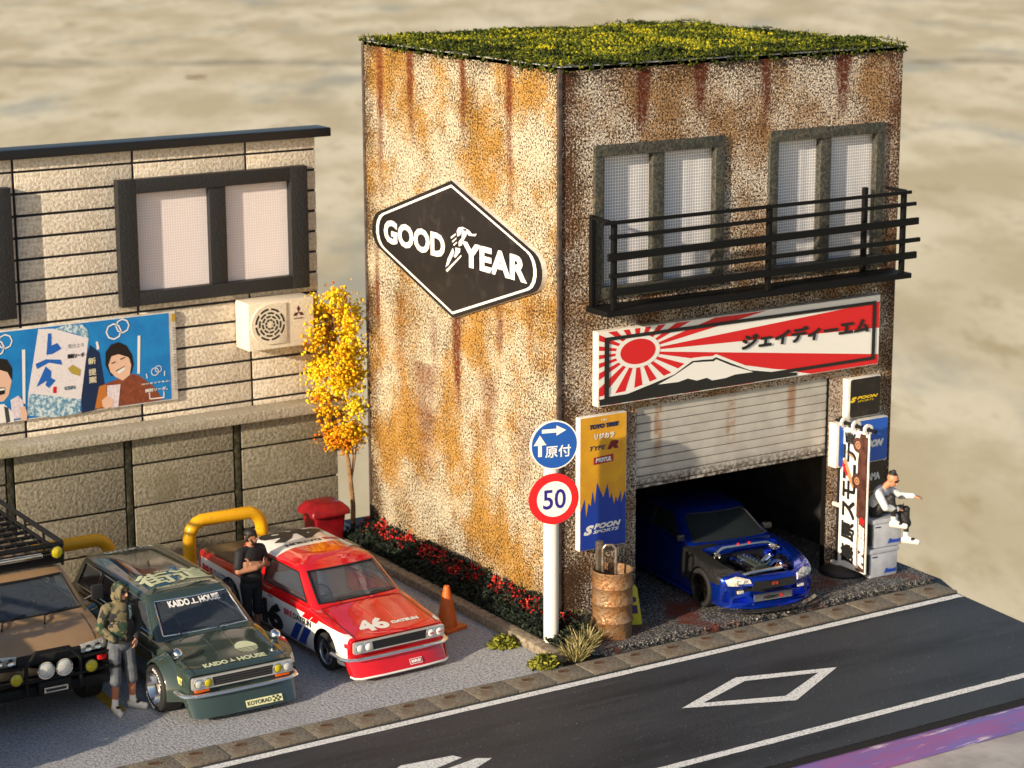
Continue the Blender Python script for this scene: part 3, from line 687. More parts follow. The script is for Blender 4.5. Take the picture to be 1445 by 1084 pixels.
flat([[(.29*TW, .638*TH), (.71*TW, .645*TH), (.71*TW, .700*TH), (.29*TW, .692*TH)]], MT, mat('ink_crimson', (.33, .01, .03), .5), ts, .008, 'label_patch')
lettering('MOTUL', MT, .33*TW, .652*TH, .34*TW, .034*TH, WHITE, ts, .011, bold=.03, shear=.2, heavy=.006)
lettering('S', MT, .08*TW, .115*TH, .22*TW, .072*TH, WHITE, ts, .009, bold=.03, shear=.35, heavy=.012)
lettering('POON', MT, .30*TW, .150*TH, .58*TW, .042*TH, WHITE, ts, .009, bold=.02, shear=.3, heavy=.008); lettering('SPORTS', MT, .28*TW, .118*TH, .56*TW, .024*TH, WHITE, ts, .009, bold=.01, shear=.3, heavy=.004)
lettering('HRC', MT, .45*TW, .955*TH, .13*TW, .018*TH, WHITE, ts, .008)

# small black sign, blue sign and lower black sign right of the door
def wallsign(label, x0, x1, z0, z1, th, facemat, group=None):
    s = thing('wall_sign', label, 'sign', (x0, -.02, z0), 0, group); w_, h_ = x1-x0, z1-z0
    MB().box((0, -th, 0), (w_, .018, h_), .012).build('board', BOARDEDGE, s)
    M_ = frame((0, -th, 0), (1, 0, 0), (0, 0, 1)); flat([rrect(.05, .012, w_-.006, h_-.012, .04)], M_, facemat, s, .004, 'face')
    return s, M_, w_, h_
s, M_, w_, h_ = wallsign('small black sign with yellow lettering, topmost right of the shutter', 5.15, 5.80, 2.44, 3.06, .10, SIGNBLK)
lettering('S', M_, .07*w_, .40*h_, .2*w_, .14*h_, YELINK, s, .007, bold=.03, shear=.4, heavy=.01); lettering('POON', M_, .28*w_, .46*h_, .64*w_, .08*h_, YELINK, s, .007, bold=.01, shear=.35, heavy=.006); lettering('SPORTS', M_, .30*w_, .39*h_, .5*w_, .045*h_, YELINK, s, .007, shear=.3)
s, M_, w_, h_ = wallsign('blue sign with white lettering behind the hanging flag panel', 4.90, 5.92, 1.72, 2.41, .16, mat('sign_blue_b', (.012, .10, .50), .45))
lettering('SPOON', M_, .42*w_, .34*h_, .50*w_, .17*h_, WHITE, s, .007, bold=.03, shear=.4, heavy=.012)
s, M_, w_, h_ = wallsign('black sign with white capitals behind the seated person', 5.12, 5.98, 1.20, 1.70, .06, SIGNBLK)
lettering('YOKOHAMA', M_, .08*w_, .38*h_, .8*w_, .24*h_, WHITE, s, .007, bold=.02, heavy=.008)

# ================================================================ flag panel on a stand
fl = thing('flag_stand', 'white vertical flag panel with black characters and brown race car beside the door', 'flag sign', (5.07, -.40, .06))
PY = .33
MB().lathe([(.0, 0), (.36, 0), (.37, .03), (.34, .07), (.10, .10), (.0, .10)], Matrix.Translation((0, PY-.16, 0)), 28).build('base', mat('base_black', (.02, .018, .018), .5, bump=.3), fl)
MB().tube([(0, PY, .08), (0, PY, 2.42)], .028, 8).build('pole', BLACK, fl)
MB().tube([(-.02, PY+.1, 2.36), (-.02, -.50, 2.36)], .03, 8).build('arm', BLACK, fl)
MB().box((-.022, -.36, .10), (.0, PY-.05, 2.30), .004).build('panel', BOARDEDGE, fl)
MP = frame((-.022, PY-.05, .10), (0, -1, 0), (0, 0, 1)); PW, PH = .64, 2.20
flat([[(.008, .008), (PW-.008, .008), (PW-.008, PH-.008), (.008, PH-.008)]], MP, WHITE, fl, .003, 'face')
# characters run upwards, rotated a quarter turn
MR = MP @ Matrix.Translation((0, 0, 0)) @ Matrix.Rotation(math.radians(90), 4, 'Z')
for ch, v in zip('藤原スモニテ', (.02, .18, .335, .475, .60, .74)): lettering(ch, MR, (v+.02)*PH, -.37, .135*PH, .30, INKBLACK, fl, .008, heavy=.022, bold=.006)
lettering('乗', MR, .885*PH, -.35, .09*PH, .26, INKBLACK, fl, .008, heavy=.02)
BROWNINK = mat('ink_brown', (.045, .016, .012), .5, col2=(.10, .04, .03), ns=9)
flat([[(.42, .02), (.62, .02), (.62, .86), (.42, .86)]], MP, BROWNINK, fl, .006, 'brown_band')
flat([[(.40, .86), (.62, .86), (.62, PH-.03), (.44, PH-.03), (.40, 1.7)]], MP, BROWNINK, fl, .006, 'race_car_body')
flat([[(.40, .05), (.43, .05), (.43, .85), (.40, .85)], [(.455, .05), (.465, .05), (.465, .85), (.455, .85)]], MP, WHITE, fl, .0085, 'stripe')
TAN = mat('ink_tan', (.42, .22, .12), .5)
for v in (1.42, 1.98): flat(ringpolys(.40, v, .06, .12, 20), MP, BROWNINK, fl, .011, 'wheel'); flat([circ(.40, v, .058, 16)], MP, TAN, fl, .013, 'wheel_hub'); flat(ringpolys(.40, v, .022, .036, 12), MP, BROWNINK, fl, .015, 'wheel_ring')
flat([[(.05, 1.62), (.30, 1.28), (.34, 1.33), (.12, 1.75)], [(.14, 1.80), (.33, 1.74), (.33, 1.78), (.14, 1.84)]], MP, TAN, fl, .010, 'front_wing'); flat([[(.06, 1.60), (.16, 1.44), (.19, 1.48), (.08, 1.66)]], MP, REDINK, fl, .0125, 'wing_tip')
lettering('FINESSE', MR, .08, -.60, .68, .12, WHITE, fl, .010, bold=.03, shear=.3, heavy=.01)
flat([[(.48, .80), (.58, .76), (.60, .84), (.50, .88)]], MP, REDINK, fl, .0095, 'red_slash')
for z in (2.32, 1.72, 1.05, .12): MB().box((-.06, PY-.10, z-.03), (.05, PY+.08, z+.03), .008).build('clip', BOARDEDGE, fl)
for y in (.21, -.05, -.32): MB().lathe([(.045, -.02), (.085, -.02), (.085, .02), (.045, .02), (.045, -.02)], frame((-.02, y, 2.36), (1, 0, 0), (0, 0, 1)), 14).box((-.035, y-.02, 2.24), (-.01, y+.02, 2.32)).build('hook_ring', BOARDEDGE, fl)

# ================================================================ poster on the sided house
ps = thing('wall_poster', 'wide blue drinks poster with smiling people on the cream siding', 'poster', (-8.0, YW-.045, 2.575))
MPo = frame((0, 0, 0), (1, 0, 0), (0, 0, 1)); SKIN = mat('print_skin', (.74, .48, .36), .6)
XO = 8.0-5.91; pwid = 8.0-3.06
MB().box((0, -.02, 0), (pwid, .03, 1.40), .005).build('sheet', BOARDEDGE, ps)
MPo = frame((0, -.02, 0), (1, 0, 0), (0, 0, 1))
flat([[(.02, .02), (pwid-.11, .02), (pwid-.11, 1.38), (.02, 1.38)]], MPo, mat('poster_blue', (.006, .17, .52), .5, col2=(.01, .23, .60), ns=2), ps, .003, 'face')
AP = Art(0, 1330, 200, 78, 925, 745, 2.78, 1.40)
def pf(pts, mt_, nm, h): flat([[(x+XO, z) for x, z in AP(*pts)]], MPo, mt_, ps, h, nm)
NAVY = mat('print_navy', (.006, .022, .075), .5)
pf([(600, 850), (720, 820), (790, 640), (760, 380), (690, 320), (620, 500)], NAVY, 'dark_bottle', .005)
CANW = mat('print_can_white', (.76, .72, .76), .5, col2=(.55, .53, .62), ns=28, nl=(.55, .7)); ICE = mat('print_ice', (.10, .26, .42), .5, col2=(.62, .74, .80), ns=22, nl=(.4, .6))
pf([(305, 190), (420, 190), (680, 270), (600, 745), (400, 715), (205, 690)], CANW, 'can', .006); pf([(205, 690), (400, 712), (600, 740), (585, 850), (380, 880), (190, 865)], ICE, 'can_base', .007); pf([(420, 195), (520, 160), (640, 165), (680, 215), (678, 270), (560, 225)], ICE, 'can_top', .007)
for q in ([(375, 225), (400, 225), (395, 320), (440, 300), (470, 345), (400, 385), (355, 390)], [(270, 460), (350, 425), (460, 430), (470, 470), (370, 452), (280, 500)], [(345, 480), (385, 520), (380, 570), (415, 590), (360, 650), (335, 625), (350, 590), (268, 640)]): pf(q, mat('print_brush_blue', (.012, .12, .50), .5), 'brush_stroke', .009)
pf([(510, 500), (550, 470), (610, 510), (600, 560), (540, 540)], mat('print_gold', (.42, .32, .06), .5), 'crest', .009); pf([(395, 640), (420, 640), (415, 690), (390, 690)], REDINK, 'seal', .009)
def plet(s_, x0, y0, x1, y1, mt_, h=.011, **kw):
    a_, b_ = AP((x0, y1), (x1, y0)); lettering(s_, MPo, a_[0]+XO, a_[1], b_[0]-a_[0], b_[1]-a_[1], mt_, ps, h, **kw)
plet('焼酎ソーダ', 512, 375, 640, 425, INKBLACK, heavy=.006); plet('KIRIN', 480, 630, 560, 668, mat('ink_teal', (.02, .10, .16), .5), bold=.03); plet('気分上々', 520, 300, 640, 345, MATS['ink_teal'])
for ch, y in zip('新提案', (415, 500, 560)): plet(ch, 668, y, 728, y+58, mat('print_pale', (.75, .70, .50), .5), heavy=.004)
HAIR = mat('print_hair', (.012, .009, .008), .5); SWEAT = mat('print_rust_knit', (.17, .040, .020), .6, col2=(.26, .07, .03), ns=20); GLASSP = mat('print_glass', (.62, .52, .60), .5, col2=(.78, .72, .78), ns=26)
pf([(700, 820), (745, 640), (850, 600), (1010, 545), (1060, 560), (1180, 650), (1240, 745)], SWEAT, 'jumper', .006); pf([(705, 815), (745, 640), (800, 625), (800, 790)], mat('print_orange', (.50, .17, .03), .6), 'sleeve', .008)
pf([(800, 480), (805, 380), (850, 320), (910, 302), (970, 330), (1010, 400), (1020, 470), (1000, 540), (840, 560)], HAIR, 'hair', .007); pf([(822, 470), (850, 410), (905, 395), (985, 420), (1000, 480), (985, 555), (930, 598), (875, 570), (835, 530)], SKIN, 'face_print', .009)
pf([(806, 455), (830, 370), (900, 320), (970, 350), (1005, 430), (992, 440), (965, 392), (905, 378), (850, 400), (826, 470)], HAIR, 'fringe', .011); pf([(880, 525), (950, 488), (952, 510), (905, 545)], WHITE, 'smile', .011); pf([(880, 520), (950, 484), (950, 490), (882, 528)], HAIR, 'lip_line', .012)
for q in ([(845, 462), (880, 448), (880, 455), (848, 470)], [(915, 430), (955, 415), (956, 422), (917, 438)]): pf(q, HAIR, 'eye', .012)
pf([(805, 635), (910, 625), (885, 800), (800, 805)], GLASSP, 'tumbler', .011); pf([(758, 750), (800, 715), (850, 740), (845, 790), (790, 815), (765, 800)], SKIN, 'hand_print', .013)
pf([(0, 410), (60, 420), (95, 490), (90, 580), (60, 520), (0, 500)], HAIR, 'hair', .007); pf([(-120, 480), (0, 490), (60, 520), (88, 590), (60, 700), (20, 750), (-120, 760)], SKIN, 'face_print', .006); pf([(-20, 640), (35, 640), (30, 690), (-10, 700)], HAIR, 'mouth', .009); pf([(-10, 650), (33, 645), (30, 660), (-5, 665)], WHITE, 'smile', .011)
pf([(-120, 790), (20, 770), (80, 830), (90, 915), (-120, 925)], WHITE, 'shirt', .007); pf([(20, 790), (50, 800), (60, 910), (30, 920)], mat('print_grey', (.05, .05, .055), .6), 'jacket', .009); pf([(70, 740), (130, 705), (165, 750), (160, 880), (80, 890)], GLASSP, 'tumbler', .010); pf([(140, 800), (175, 790), (190, 850), (180, 905), (140, 900)], SKIN, 'hand_print', .012)
for cx, cy, r in ((875, 222, 62), (945, 180, 55), (-10, 330, 60), (55, 280, 55), (1185, 530, 32), (1213, 510, 28)):
    q = AP((cx, cy))[0]; flat(ringpolys(q[0]+XO, q[1], r*.0021*.82, r*.0021, 8), MPo, WHITE, ps, .008, 'ring_logo')
for q in ([(1060, 258), (1082, 255), (1065, 545), (1045, 545)], [(175, 348), (200, 345), (180, 770), (160, 770)], [(733, 297), (750, 295), (760, 350), (740, 360)], [(1113, 545), (1120, 545), (1125, 580), (1118, 582)], [(1258, 525), (1266, 525), (1263, 562), (1256, 562)]): pf(q, WHITE, 'straw', .008)
plet('はじまってるよ、', 1075, 592, 1305, 632, WHITE, heavy=.004); plet('焼酎ソーダ。', 1100, 640, 1280, 690, WHITE, heavy=.004)
pf([(1130, 690), (1138, 690), (1140, 735), (1245, 722), (1246, 680), (1254, 680), (1253, 730), (1134, 743)], WHITE, 'bracket', .009)
pf([(1335, 95), (1362, 92), (1364, 150), (1335, 155)], mat('print_badge', (.45, .28, .02), .5), 'badge', .006)
plet('のんだあとはリサイクル 飲酒は20歳を過ぎてから', 1338, 170, 1356, 700, mat('print_greytext', (.25, .25, .26), .6), .005) if False else None
for k in range(26):
    y = 175+k*20; pf([(1340, y), (1354, y-1), (1354, y+11), (1340, y+12)] if k % 5 else [(1340, y), (1350, y), (1350, y+4), (1340, y+4)], mat('print_greytext', (.28, .28, .30), .6), 'fine_print', .005)

# ================================================================ air conditioner
ac = thing('air_conditioner', 'cream outdoor air conditioner unit with round fan grille on the house wall', 'air conditioner', (-2.02, YW-.03, 3.28))
CREAM = grainy('cream_enamel', (.62, .53, .40), (.78, .70, .57), 30, .42, .2, None, .35, .6)
MB().box((0, -.46, 0), (1.14, .005, .76), .018).build('casing', CREAM, ac)
MA = frame((0, -.46, 0), (1, 0, 0), (0, 0, 1)); cx, cz = .36, .40
half = circ(cx, cz, .32, 22, None, math.pi/2, math.pi*1.5)
MB().prism(half+[(cx+.29, cz-.32), (cx+.29, cz+.32)], MA, 0, .022, .004).build('fan_guard', CREAM, ac)
for i, r in enumerate((.245, .185, .13, .075)):
    for k in range(8):
        a = math.pi*2*k/8+i*.3; flat(ringpolys(cx, cz, r-.018, r+.012, 4, a+.09, a+math.pi/4-.09), MA, INKBLACK, ac, .025, 'vent_slot')
MB().disc(.03, MA @ Matrix.Translation((cx, cz, .028)), 12).build('fan_hub', CREAM, ac, None)
DKRED = mat('emblem_maroon', (.10, .008, .02), .5)
for a in (90, 210, 330):
    t = math.radians(a); d, n_ = Vector((math.cos(t), math.sin(t))), Vector((-math.sin(t), math.cos(t))); c0 = Vector((.87, .54))
    flat([[tuple(c0), tuple(c0+d*.055+n_*.03), tuple(c0+d*.11), tuple(c0+d*.055-n_*.03)]], MA, DKRED, ac, .004, 'three_diamond_emblem')
lettering('MITSUBISHI', MA, .79, .43, .17, .025, DKRED, ac, .004, bold=.02)

# ================================================================ street furniture and small props
sp = thing('road_sign_post', 'white post with blue two-arrow disc and red-rimmed 50 disc', 'road sign', (-.50, -.55, 0), math.radians(-14))
POSTW = mat('post_white', (.78, .74, .66), .45, col2=(.66, .60, .50), ns=3, nl=(.5, .8))
MB().lathe([(0, 0), (.105, 0), (.105, 3.1), (.09, 3.16), (0, 3.17)], Matrix(), 20).build('post', POSTW, sp)
def disc_sign(z, r, rim, name):
    M_ = frame((0, -.115, z), (1, 0, 0), (0, 0, 1))
    d = MB().prism(circ(0, 0, r, 40), M_, -.02, .012, .004).build(name, rim, sp); return d, M_
d, M_ = disc_sign(2.965, .345, WHITE, 'blue_disc')
flat([circ(0, 0, .325, 40)], M_, mat('sign_disc_blue', (.012, .09, .40), .4), d, .015, 'face')
flat([[(-.18, .175), (-.02, .175), (.03, .175), (.03, .23), (-.18, .23)], [(.03, .13), (.17, .20), (.03, .275)]], M_, WHITE, d, .018, 'right_arrow'); flat([[(-.235, -.15), (-.18, -.15), (-.18, .01), (-.235, .01)], [(-.30, .01), (-.115, .01), (-.2075, .15)]], M_, WHITE, d, .018, 'up_arrow')
lettering('原付', M_, -.13, -.175, .37, .17, WHITE, d, .018, heavy=.006)
d, M_ = disc_sign(2.20, .36, REDINK, 'speed_disc')
flat([circ(0, 0, .345, 40)], M_, REDINK, d, .014, 'red_rim'); flat([circ(0, 0, .252, 40)], M_, WHITE, d, .017, 'face'); lettering('50', M_, -.165, -.14, .33, .28, mat('sign_numeral', (.02, .015, .22), .5), d, .021, bold=.012)

br = thing('rusty_barrel', 'rusty brown metal drum with a tap pipe beside the garage door', 'barrel', (.46, -.66, .06)); br.scale = (1.1, 1.1, 1.0)
RUSTM, ntr, brs, cor = new('rusty_drum')
f1 = ramp(ntr, ntex(ntr, cor, 6, 5, .7), .35, .65); f2 = ramp(ntr, ntex(ntr, cor, 22, 4, .7), .45, .7)
c = mixc(ntr, f1, (.33, .145, .045), (.30, .21, .13)); c = mixc(ntr, f2, c, (.15, .07, .03))
ntr.links.new(c, brs.inputs['Base Color']); brs.inputs['Metallic'].default_value = .35; brs.inputs['Roughness'].default_value = .42
bn = ntr.nodes.new('ShaderNodeBump'); bn.inputs['Strength'].default_value = .5; bn.inputs['Distance'].default_value = .02; ntr.links.new(f2, bn.inputs['Height']); ntr.links.new(bn.outputs[0], brs.inputs['Normal'])
prof = [(0, 0), (.255, 0)]
for z in (.24, .50, .74): prof += [(.258, z-.02), (.272, z-.008), (.272, z+.008), (.258, z+.02)]
prof += [(.258, .93), (.268, .945), (.268, .965), (.25, .965), (.245, .90), (.24, .12), (0, .12)]
MB().lathe(prof, Matrix(), 32).build('drum', RUSTM, br, 50)
PIPE = mat('grey_pipe', (.28, .25, .22), .35, .6, col2=(.16, .11, .07), ns=12)
MB().tube([(-.08, .10, .5), (-.08, .10, 1.24), (-.05, .08, 1.30), (.02, .03, 1.30), (.05, .0, 1.25), (.05, 0, .88)], .02, 8).build('tap_pipe', PIPE, br)
MB().box((-.16, .10, .9), (-.07, .16, 1.36), .01).build('upright', PIPE, br)
ws = thing('caution_sign', 'small yellow folding caution board behind the rusty barrel', 'floor sign', (.99, -.42, .062), math.radians(-25))
YP = mat('yellow_plastic', (.62, .52, .02), .4)
Mw = Matrix.Translation((0, -.10, 0)) @ Matrix.Rotation(math.radians(-12), 4, 'X')
MB().prism([(-.12, 0), (.12, 0), (.06, .52), (.03, .57), (-.03, .57), (-.06, .52)], Mw @ frame((0, 0, 0), (1, 0, 0), (0, 0, 1)), 0, -.02, .004).build('front_board', YP, ws)
MB().prism([(-.12, 0), (.12, 0), (.06, .52), (-.06, .52)], Matrix.Translation((0, .11, 0)) @ Matrix.Rotation(math.radians(10), 4, 'X') @ frame((0, 0, 0), (1, 0, 0), (0, 0, 1)), 0, -.02, .004).build('rear_board', YP, ws)
flat([circ(0, .36, .042, 14), [(-.06, .16), (.06, .16), (.05, .28), (-.05, .28)]], Mw @ frame((0, 0, 0), (1, 0, 0), (0, 0, 1)), mat('ink_purple', (.05, .01, .08), .5), ws, .004, 'warning_print')

cn = thing('traffic_cone', 'orange traffic cone by the flower bed in front of the red pickup', 'cone', (-1.30, .95, .004), .25)
ORG = mat('cone_orange', (.72, .13, .01), .45, col2=(.55, .10, .015), ns=5, bump=.2)
MB().box((-.21, -.21, 0), (.21, .21, .05), .015).build('base', ORG, cn); MB().lathe([(.155, .05), (.15, .07), (.05, .60), (.04, .64), (.02, .645), (0, .645)], Matrix(), 24).build('cone_body', ORG, cn)

bn_ = thing('red_bin', 'small dark red wheelie bin with lid beside the block wall', 'bin', (-.93, 5.42, .004)); bn_.scale = (.84, .84, .97)
BINR = mat('bin_red', (.27, .005, .011), .35, col2=(.17, .003, .008), ns=4, bump=.15)
MB().loft([[Vector((x*s_, y*s_, z)) for x, y in rrect(-.36, -.30, .36, .30, .06, 3)] for z, s_ in ((.02, .72), (.58, .95))]); 
b = MB(); b.loft([[Vector((x*s_, y*s_, z)) for x, y in rrect(-.36, -.30, .36, .30, .06, 3)] for z, s_ in ((.02, .74), (.60, .93))]); b.build('bin_body', BINR, bn_)
b = MB(); b.loft([[Vector((x*s_, y*s_, z)) for x, y in rrect(-.42, -.36, .40, .34, .07, 3)] for z, s_ in ((.60, 1), (.66, 1.0), (.70, .95), (.78, .72), (.80, .6))]); b.build('lid', BINR, bn_)
YBAR, nty, byy, coy = new('yellow_barrier_paint')
c = mixc(nty, ramp(nty, ntex(nty, coy, 9, 6, .75), .60, .68), (.78, .40, .008), (.16, .05, .012)); nty.links.new(c, byy.inputs['Base Color']); byy.inputs['Roughness'].default_value = .4
def barrier(x0, x1, y, h, r, label):
    pts = [(x0, y, 0)]; R = .26
    pts += [(x0, y, h-R)]+[(x0+R-R*math.cos(a), y, h-R+R*math.sin(a)) for a in [math.radians(d) for d in (20, 40, 60, 80)]]
    pts += [(x1-R+R*math.sin(a), y, h-R+R*math.cos(a)) for a in [math.radians(d) for d in (10, 30, 50, 70)]]+[(x1, y, h-R), (x1, y, 0)]
    t = thing('pipe_barrier', label, 'barrier', (0, 0, 0), 0, 'yellow pipe barriers along the block wall')
    MB().tube(pts, r, 16).build('hoop', YBAR, t)
    for x in (x0, x1): MB().lathe([(0, 0), (r*1.7, 0), (r*1.7, .03), (r*1.05, .04)], Matrix.Translation((x, y, .004)), 16).build('foot_plate', YBAR, t)
barrier(-3.46, -2.24, 5.0, .93, .10, 'yellow pipe barrier arching behind the red pickup bed'); barrier(-6.2, -4.75, 5.0, .90, .10, 'yellow pipe barrier mostly hidden behind the green wagon roof')

# cool boxes
CBX = mat('cool_box_grey', (.42, .45, .52), .45, col2=(.34, .36, .42), ns=4); CBD = mat('cool_box_side', (.045, .045, .05), .5)
def coolbox(x, y, z, rz, label, w_=.57, d_=.46, h_=.455):
    t = thing('cool_box', label, 'box', (x, y, z), rz, 'grey boxes stacked by the door')
    MB().box((-w_/2+.02, -d_/2+.02, 0), (w_/2-.02, d_/2-.02, h_*.84), .02).build('body', CBX, t); MB().box((-w_/2, -d_/2, h_*.84), (w_/2, d_/2, h_), .02).build('lid', CBX, t)
    MB().box((-w_/2-.004, -d_/2+.03, .03), (-w_/2+.05, d_/2-.03, h_*.80), .01).build('end_panel', CBD, t)
    M_ = frame((0, -d_/2+.02, 0), (1, 0, 0), (0, 0, 1)); lettering('Scoot', M_, w_*.02, .05, w_*.42, .075, BLUEINK, t, .004, bold=.03, shear=.4, heavy=.01); flat([[(-w_*.40, h_*.70), (-w_*.22, h_*.70), (-w_*.22, h_*.745), (-w_*.40, h_*.745)]], M_, MATS['ink_navy'], t, .004, 'tag_print')
    return t
coolbox(5.45, -.52, .062, -.04, 'lower grey cool box on the apron, under the other box'); coolbox(5.515, -.52, .525, -.10, 'upper grey cool box with the person sitting on it')

# ================================================================ planting
bed = MB().prism([(-.60, -1.05), (-.02, -1.05), (-.02, 5.55), (-.60, 5.55)], Matrix(), -.011, .05).build('flower_bed_soil', SOIL, None, None); tag(bed, kind='structure')
eg = thing('bed_edging', 'brown concrete edging between the car park and the flower bed', 'edging')
y = -1.12
for ln in (.55, 1.3, 1.35, 1.3, 1.35, .85):
    MB().box((-.80, y+.006, -.011), (-.60, y+ln-.006, .125+random.uniform(-.008, .008)), .014).build('edging_block', TIMBER, eg); y += ln
rg = np.random.default_rng(11); P = []; Dd = []; T = []
for k in range(9000):
    x = rg.uniform(-.60, -.01); y = rg.uniform(-.75, 5.5); hmax = (.12+.24*(x+.6)/.6)*(1+.35*noise.noise(Vector((x*5, y*3, 0))))
    P.append((x, y, .05+hmax*rg.uniform(.15, 1)**.6)); Dd.append((rg.normal()-.2, rg.normal(), rg.uniform(-.2, 1.2))); T.append(min(1, max(0, rg.normal()*.2+.35)))
o = link('bed_foliage', leaves(P, Dd, rg.uniform(.04, .09, len(P)), .03, 6, T), tonemat('bed_leaves', [(0, (.006, .010, .008)), (.5, (.010, .018, .011)), (1, (.035, .06, .03))], .7, .3)); tag(o, 'dark green low foliage filling the flower bed by the stucco wall', 'foliage', kind='stuff')
P = []; T = []
for k in range(150):
    y = rg.uniform(-.55, 5.45); x = rg.uniform(-.28, -.04)
    for j in range(rg.integers(5, 12)): P.append((x+rg.normal()*.03, y+rg.normal()*.05, (.31+.35*(x+.1))+rg.normal()*.03)); T.append(rg.random())
o = link('red_flowers', crumbs(P, rg.uniform(.014, .030, len(P)), 5, .6, attr=T), tonemat('flower_red', [(0, (.22, .006, .01)), (.7, (.60, .02, .02)), (1, (.75, .12, .06))], .7, .2)); tag(o, 'line of small red flowers at the foot of the stucco wall', 'flowers', kind='stuff')
DRY = tonemat('dry_grass', [(0, (.05, .055, .015)), (.5, (.26, .22, .08)), (1, (.62, .52, .28))], .7, .2)
def tuft(x, y, r, h, n, label, seed):
    rg = np.random.default_rng(seed); P = []; Dd = []; T = []
    for k in range(n):
        a = rg.uniform(0, 6.28); q = rg.random()**.7; P.append((r*.25*q*math.cos(a), r*.25*q*math.sin(a), 0)); Dd.append((math.cos(a)*q*1.1, math.sin(a)*q*1.1, 1.0)); T.append(min(1, max(0, rg.normal()*.25+.55)))
    t = thing('grass_tuft', label, 'grass', (x, y, .03), 0, 'dry grass tufts by the road sign')
    link('blades', leaves(P, Dd, h*rg.uniform(.55, 1.05, n), .016, seed, T, bend=.35), DRY, t)
tuft(.10, -.28, .4, .42, 130, 'spiky dry grass tuft against the wall corner left of the barrel', 1); tuft(-.12, -.80, .5, .37, 200, 'broad dry grass tuft between post and barrel', 2); tuft(-.52, -1.18, .45, .36, 170, 'dry grass tuft at the kerb in front of the white post', 3)
def clump(x, y, r, h, label, seed):
    rg = np.random.default_rng(seed); P = []; Dd = []; T = []
    for k in range(420):
        a = rg.uniform(0, 6.28); q = rg.random()**.5; P.append((r*q*math.cos(a), r*q*math.sin(a)*.8, h*(1-q*q)*rg.uniform(.2, 1))); Dd.append((rg.normal(), rg.normal(), rg.uniform(0, 1))); T.append(min(1, max(0, rg.normal()*.25+.45)))
    t = thing('green_clump', label, 'plant', (x, y, .01), 0, 'low green clumps by the bed edging')
    link('foliage', leaves(P, Dd, rg.uniform(.04, .09, 420), .035, seed, T), tonemat('clump_green%d' % seed, [(0, (.03, .04, .008)), (.5, (.16, .17, .02)), (1, (.42, .38, .06))], .8, .2), t)
clump(-1.02, -.12, .22, .16, 'olive green leafy clump half way along the bed edging', 21); clump(-.98, -1.12, .24, .17, 'olive green leafy clump at the road end of the bed edging', 22)

# yellow tree
tr = thing('autumn_tree', 'slender tree with bright yellow foliage between house and garage', 'tree', (-.22, 5.78, .0))
BARK = mat('bark', (.17, .085, .035), .8, col2=(.30, .17, .08), ns=16, bump=.6, bs=30)
b = MB(); b.tube([(0, 0, 0), (.01, 0, .5), (-.03, .0, .95), (-.06, 0, 1.25), (-.14, .02, 1.7), (-.16, .02, 2.3), (-.22, .02, 3.0), (-.28, .02, 3.9)], [.045, .042, .038, .034, .028, .022, .016, .008], 8)
rg = np.random.default_rng(5)
def axis(t): return Vector((-.12-.22*t, .01, 1.5+2.62*t))
tips = []
for k in range(64):
    t = rg.uniform(.02, .98); a = rg.uniform(0, 6.28); r = np.interp(t, [0, .12, .3, .55, .8, .93, 1], [.20, .36, .38, .42, .62, .60, .34])*rg.uniform(.4, 1)
    p0 = axis(max(0, t-.12)); p1 = axis(t)+Vector((math.cos(a)*r, math.sin(a)*r*.7, rg.uniform(-.05, .1)))
    if p1.x > .16: p1.x = .16
    if k % 1 == 0: b.tube([p0, p0.lerp(p1, .5)+Vector((0, 0, .05)), p1], [.011, .008, .003], 4)
    tips.append(p1)
for q in ((.02, 0, 1.2), (.10, .0, 1.5)): b.tube([(-.02, 0, .9), q, (q[0]+.02, 0, q[2]+.6)], [.02, .014, .008], 5)
b.build('trunk', BARK, tr)
P = []; T = []; R = []
for p in tips:
    tn = rg.normal()*.12
    for k in range(rg.integers(75, 135)):
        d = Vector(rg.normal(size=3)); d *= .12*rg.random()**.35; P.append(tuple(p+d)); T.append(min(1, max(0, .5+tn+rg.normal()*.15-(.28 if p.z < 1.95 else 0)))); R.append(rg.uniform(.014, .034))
for k in range(800):
    t = rg.random(); a = rg.uniform(0, 6.28); r = np.interp(t, [0, .12, .3, .55, .8, .93, 1], [.14, .28, .30, .34, .48, .42, .2])*rg.random()**.5
    p = axis(t)+Vector((math.cos(a)*r, math.sin(a)*r*.7, 0))
    if noise.noise(p*3.2) > .0: P.append(tuple(p)); T.append(min(1, max(0, .5+rg.normal()*.2))); R.append(rg.uniform(.015, .035))
link('crown', crumbs(P, R, 8, .7, attr=T), tonemat('yellow_leaves', [(0, (.60, .13, .01)), (.30, (.80, .40, .012)), (.45, (.88, .58, .01)), (1, (.90, .70, .05))], .8, .15), tr)
